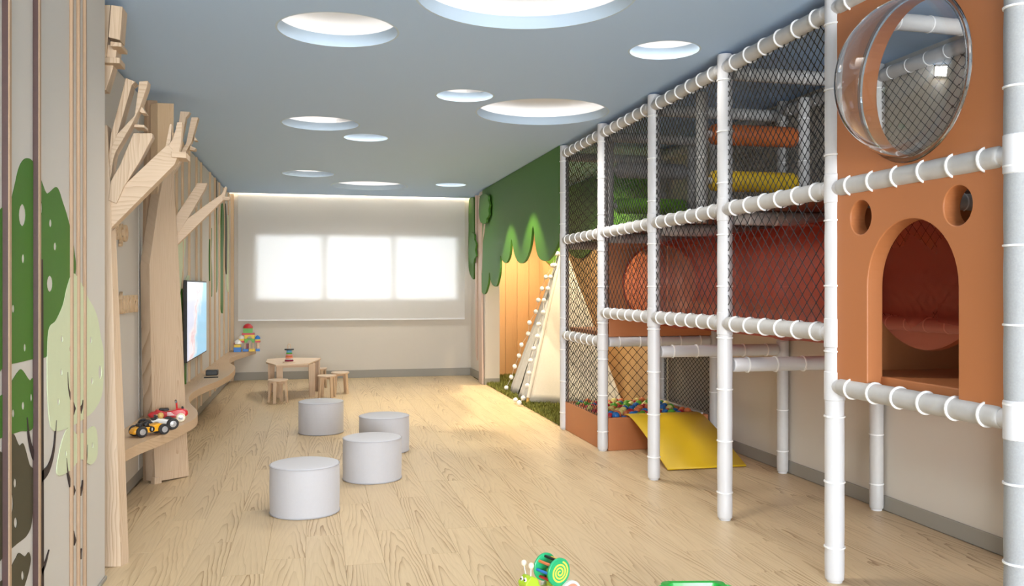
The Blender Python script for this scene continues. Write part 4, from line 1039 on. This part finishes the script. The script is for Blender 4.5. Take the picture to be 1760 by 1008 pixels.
# house front: lower panel with arch door and two round holes; upper panel with the bubble
FX0, FX1 = XF-0.015, XF+0.07
ha, hb = YS[5]+0.04, YS[4]-0.035
dl, dr, dz0, dsp = 3.690, 3.085, ZBAR+0.03, 1.505
yc, rr = (dl+dr)/2, (dl-dr)/2
zp0, zp1 = ZBAR-0.01, ZMID-0.005
out = [Vector((FX0, hb, zp0)), Vector((FX0, hb, zp1)), Vector((FX0, ha, zp1)), Vector((FX0, ha, zp0)), Vector((FX0, dr, zp0)), Vector((FX0, dr, dsp))]
out += [Vector((FX0, yc-rr*math.cos(PI*i/24), dsp+rr*math.sin(PI*i/24))) for i in range(1, 24)]
out += [Vector((FX0, dl, dsp)), Vector((FX0, dl, zp0))]
h1 = on_x(1479, 374, FX0); h2 = on_x(1645.5, 353.5, FX0)
bm = cutout([out, circ(h1, 0.083, YA, ZA, 32), circ(h2, 0.083, YA, ZA, 32)], (FX1-FX0, 0, 0))
part('front_panel', bm, M_['orange'], ps, bevel=0.005)
bc = on_x(1564, 133, FX0); BR = 0.355
bm = cutout([[Vector((FX0, hb, ZMID+0.01)), Vector((FX0, hb, ZTOP+0.05)), Vector((FX0, ha, ZTOP+0.05)), Vector((FX0, ha, ZMID+0.01))], circ(bc, BR, YA, ZA, 64)], (FX1-FX0, 0, 0))
part('front_panel', bm, M_['orange'], ps, bevel=0.005)
# clear dome window
bm = BM(); prof = []; dep = 0.30
ns = 18
for i in range(ns+1):
    a = PI/2*i/ns; prof.append((dep*math.sin(a), max(BR*math.cos(a), 0.0005)))
inn = [(max(0.0, (dep-0.007)*math.sin(PI/2*i/ns)), max((BR-0.007)*math.cos(PI/2*i/ns), 0.0005)) for i in range(ns, -1, -1)]
lathe(bm, (FX0, bc.y, bc.z), (FX0-1, bc.y, bc.z), prof+inn+[prof[0]], 72, caps=False)
bmesh.ops.remove_doubles(bm, verts=bm.verts, dist=0.0008)
bw = part('bubble_window', bm, M_['acrylic'], ps, smooth=60)
bm = BM(); lathe(bm, (FX0-0.012, bc.y, bc.z), (FX0+0.1, bc.y, bc.z), [(0, BR-0.004), (0, BR+0.018), (0.0115, BR+0.022), (0.0115, BR-0.004), (0, BR-0.004)], 72, caps=False)
part('bubble_rim', bm, M_['acrylic'], bw, smooth=40)
# squeeze rollers on their own posts in the upper storey
def rollers(y, x0, x1, items):
    for x in (x0, x1): padded('roller_post', (x, y, ZMID-0.04), (x, y, ZTOP-0.02), 'sleeve', 0.3, r=0.043, single=False)
    for z, m in items:
        bm = BM(); r = 0.075; L = x1-x0-0.14
        lathe(bm, (x0+0.07, y, z), (x1-0.07, y, z), [(0, r*0.75), (0.012, r*0.93), (0.035, r), (L-0.035, r), (L-0.012, r*0.93), (L, r*0.75)], 28)
        o = part('roller', bm, M_[m], ps, smooth=50)
        bm = BM(); rod(bm, (x0+0.03, y, z), (x0+0.08, y, z), 0.026, 14); rod(bm, (x1-0.08, y, z), (x1-0.03, y, z), 0.026, 14); part('axle', bm, M_['white'], o, smooth=40)
rollers(7.80, 2.705, 3.54, [(2.61, 'rgrey'), (2.275, 'rgreen')])
rollers(5.80, 2.71, 3.52, [(2.605, 'rorange'), (2.27, 'yellow')])

# ------------------------------------------------------------------ ball pit, slide mat and balls
bx0, bx1, by0, by1, bh = XF-0.005, XK-0.06, YS[1]+0.0, YS[0]-0.05, 0.30
bp = thing('ball_pit', 'low orange walled ball pit at the foot of the climbing frame', 'ball pit', ((bx0+bx1)/2, (by0+by1)/2, 0))
boxo('side_wall', (bx0, by0+0.05, 0), (bx0+0.05, by1, bh), M_['orange'], bp, bevel=0.006)
boxo('side_wall', (bx1-0.05, by0, 0), (bx1, by1, bh), M_['orange'], bp, bevel=0.006)
boxo('front_wall', (bx0+0.05, by0-0.03, 0), (bx1-0.05, by0+0.02, bh), M_['orange'], bp, bevel=0.006)
boxo('rear_wall', (bx0+0.05, by1-0.05, 0), (bx1-0.05, by1, bh), M_['orange'], bp, bevel=0.006)
boxo('pit_floor', (bx0+0.05, by0+0.05, 0.005), (bx1-0.05, by1-0.05, 0.03), M_['orange'], bp)
boxo('cap_strip', (bx1-0.05, by0+0.05, bh), (bx1-0.03, by1, bh+0.012), M_['white'], bp)
# slide mat: curves over the front wall to the floor
sx0, sx1 = 2.82, 3.52
cl = [(by0+0.05, bh+0.012), (by0-0.02, bh+0.020), (by0-0.12, bh+0.012), (by0-0.26, 0.275), (by0-0.42, 0.225), (by0-0.58, 0.165), (by0-0.74, 0.095), (by0-0.88, 0.040), (by0-0.97, 0.006)]
cl = spline([Vector((0, a, b)) for a, b in cl], 4)
bm = BM(); rows = []
for p in cl:
    rows.append([bm.verts.new((x, p.y, p.z)) for x in (sx0, sx1)])
for i in range(len(rows)-1): bm.faces.new((rows[i][0], rows[i][1], rows[i+1][1], rows[i+1][0]))
o = finish('slide_mat', bm, M_['yellow'], loc=(3.17, 7.2, 0), smooth=80); m_ = o.modifiers.new('solid', 'SOLIDIFY'); m_.thickness = 0.012; m_.offset = 1
tag(o, 'curved yellow slide mat hanging over the ball pit wall to the floor', 'slide')
kinds = [('bred', 'red'), ('bblue', 'blue'), ('bgreen', 'green'), ('byellow', 'pale yellow'), ('borange', 'orange')]
BD = 0.038
bmeshes = []
for m, cn in kinds:
    bm = BM(); ball(bm, (0, 0, 0), BD, 14, 9); me = bpy.data.meshes.new('pit_ball'); bm.to_mesh(me); bm.free(); me.materials.append(M_[m])
    for p in me.polygons: p.use_smooth = True
    bmeshes.append(me)
ix0, ix1, iy0, iy1 = bx0+0.05+BD, bx1-0.05-BD, by0+0.05+BD, by1-0.05-BD
row = 0; y = iy0; cnt = 0
ORD = ['first', 'second', 'third', 'fourth', 'fifth', 'sixth', 'seventh', 'eighth', 'ninth', 'tenth', 'eleventh', 'twelfth', 'thirteenth', 'fourteenth', 'fifteenth', 'sixteenth', 'seventeenth', 'eighteenth']
while y <= iy1+1e-6:
    x = ix0+(BD if row % 2 else 0); ci = 0
    while x <= ix1+1e-6:
        k = random.choices(range(5), (2.6, 2, 2.4, 3.2, 1.8))[0]; m, cn = kinds[k]
        o = bpy.data.objects.new('pit_ball', bmeshes[k]); COL.objects.link(o)
        o.location = (x+random.uniform(-0.003, 0.003), y+random.uniform(-0.002, 0.002), 0.284+random.uniform(-0.024, 0.024))
        tag(o, '%s pit ball, %s row from the front, %s from the left side' % (cn, ORD[row], ORD[ci]), 'ball', 'balls in the ball pit'); cnt += 1; ci += 1
        x += BD*2+0.002
    y += BD*1.76; row += 1

# ------------------------------------------------------------------ snail pull toy in the foreground
base_s = Vector((1.07, 3.98, 0)); 
t = thing('snail_toy', 'green wooden pull-along snail toy on the floor in the foreground', 'toy', (0, 0, 0))
# local: snail looks to -x, side faces -y
bm = BM(); box(bm, (-0.10, -0.055, 0.060), (0.125, 0.055, 0.080)); part('chassis', bm, M_['spiral'], t, bevel=0.006)
for x in (-0.055, 0.085):
    for s in (-1, 1):
        bm = BM(); lathe(bm, (x, s*0.060, 0.060), (x, s*0.082, 0.060), [(0, 0.054), (0.003, 0.060), (0.019, 0.060), (0.022, 0.056)], 24); wv = part('wheel', bm, M_['twhite'], t, smooth=35)
        bm = BM(); lathe(bm, (x, s*0.0815, 0.060), (x, s*0.085, 0.060), [(0, 0.048), (0.0035, 0.046)], 24); part('wheel_disc', bm, M_['salmon'], wv, smooth=35)
SCZ = 0.165; SR = 0.066
for s in (-1, 1):
    bm = BM(); lathe(bm, (0.03, s*0.045, SCZ), (0.03, s*0.059, SCZ), [(0, SR*0.93), (0.003, SR), (0.011, SR), (0.014, SR*0.95)], 32); dsc = part('shell_disc', bm, M_['teal'], t, smooth=35)
    L_, R_ = [], []
    for i in range(90):
        a = i/89*2*PI*3.1; r_ = 0.004+0.046*i/89; w_ = 0.0042 if i > 8 else 0.003
        c, sn = math.cos(a+0.6), math.sin(a+0.6)
        L_.append(Vector((0.03+(r_+w_)*c, s*0.0595, SCZ+(r_+w_)*sn))); R_.append(Vector((0.03+(r_-w_)*c, s*0.0595, SCZ+(r_-w_)*sn)))
    bm = BM(); la = [bm.verts.new(p) for p in L_]; rb = [bm.verts.new(p) for p in R_]
    lb = [bm.verts.new(p+Vector((0, s*0.002, 0))) for p in L_]; rd = [bm.verts.new(p+Vector((0, s*0.002, 0))) for p in R_]
    for i in range(89):
        bm.faces.new((lb[i], lb[i+1], rd[i+1], rd[i])); bm.faces.new((la[i], la[i+1], lb[i+1], lb[i])); bm.faces.new((rb[i], rb[i+1], rd[i+1], rd[i]))
    part('spiral', bm, M_['spiral'], dsc)
for i, m in enumerate(('borange', 'blue', 'red', 'black', 'salmon', 'lblue', 'tyellow', 'black')):
    a = i*PI/4+2.4; x = 0.03+math.cos(a)*0.052; z = SCZ+math.sin(a)*0.052
    bm = BM(); rod(bm, (x, -0.047, z), (x, 0.047, z), 0.007, 10); part('shell_bar', bm, M_[m], t, smooth=40)
bm = BM(); box(bm, (0.018, -0.026, 0.06), (0.042, 0.026, SCZ)); part('shell_support', bm, M_['spiral'], t, bevel=0.004)
hd = [Vector((-0.135, -0.032, 0.085)), Vector((-0.15, -0.032, 0.135)), Vector((-0.115, -0.032, 0.168)), Vector((-0.075, -0.032, 0.150)), Vector((-0.045, -0.032, 0.065)), Vector((-0.10, -0.032, 0.065))]
part('head', cutout([hd], (0, 0.064, 0)), M_['lime'], t, bevel=0.008)
for s in (-1, 1):
    p = Vector((-0.137, s*0.013, 0.148)); bm = BM(); ball(bm, p, 0.011, 10, 8, (0.5, 0.8, 1.3)); ey = part('eye', bm, M_['twhite'], t, smooth=60)
    bm = BM(); ball(bm, p+Vector((-0.005, 0, 0.003)), 0.0045, 8, 6); part('pupil', bm, M_['black'], ey, smooth=60)
    bm = BM(); path_tube(bm, [(-0.11, s*0.018, 0.160), (-0.113, s*0.023, 0.185), (-0.115, s*0.026, 0.207)], 0.003, 6); an = part('antenna', bm, M_['twhite'], t, smooth=60)
    bm = BM(); ball(bm, (-0.115, s*0.027, 0.216), 0.0145, 12, 8); part('antenna_ball', bm, M_['cream2'], an, smooth=60)
place(t, base_s, 0.42)

# ------------------------------------------------------------------ glossy green plastic toy tub
t = thing('toy_tub', 'glossy green plastic toy tub standing on the floor in the foreground', 'toy', (1.66, 3.46, 0), rotz=-0.2)
t.location = (1.605, 3.47, -0.004)
def ring_pts(hw, hd_, z, rc=0.03, n=5):
    o = []
    for cx_, cy_, a0 in ((hw-rc, hd_-rc, 0), (-hw+rc, hd_-rc, PI/2), (-hw+rc, -hd_+rc, PI), (hw-rc, -hd_+rc, 3*PI/2)):
        for i in range(n+1):
            a = a0+PI/2*i/n; o.append(Vector((1.66+cx_+rc*math.cos(a), 3.46+cy_+rc*math.sin(a), z)))
    return o
bm = BM(); rs = []
for hw, hd_, z in ((0.085, 0.07, 0.03), (0.12, 0.11, 0.19), (0.140, 0.130, 0.192), (0.142, 0.132, 0.200), (0.138, 0.128, 0.205), (0.115, 0.105, 0.203), (0.08, 0.065, 0.04)):
    rs.append([bm.verts.new(p) for p in ring_pts(hw, hd_, z)])
n = len(rs[0])
for q in range(len(rs)-1):
    for i in range(n): bm.faces.new((rs[q][i], rs[q][(i+1) % n], rs[q+1][(i+1) % n], rs[q+1][i]))
bm.faces.new(rs[0]); bm.faces.new(rs[-1])
part('tub', bm, M_['plasticgreen'], t, smooth=50)
for s in (-1, 1):
    bm = BM(); x = 1.66+s*0.135
    path_tube(bm, spline([(x-s*0.01, 3.38, 0.196), (x+s*0.02, 3.40, 0.196), (x+s*0.022, 3.52, 0.196), (x-s*0.01, 3.54, 0.196)], 4), 0.009, 8); part('handle', bm, M_['plasticgreen'], t, smooth=60)
for s in (-1, 1):
    for q in (-1, 1):
        bm = BM(); lathe(bm, (1.66+s*0.075, 3.46+q*0.055, 0.0301), (1.66+s*0.105, 3.46+q*0.055, 0.0301), [(0, 0.026), (0.003, 0.03), (0.027, 0.03), (0.03, 0.026)], 18); part('wheel', bm, M_['rubber'], t, smooth=40)
print('balls', cnt, 'ties', n_tie)
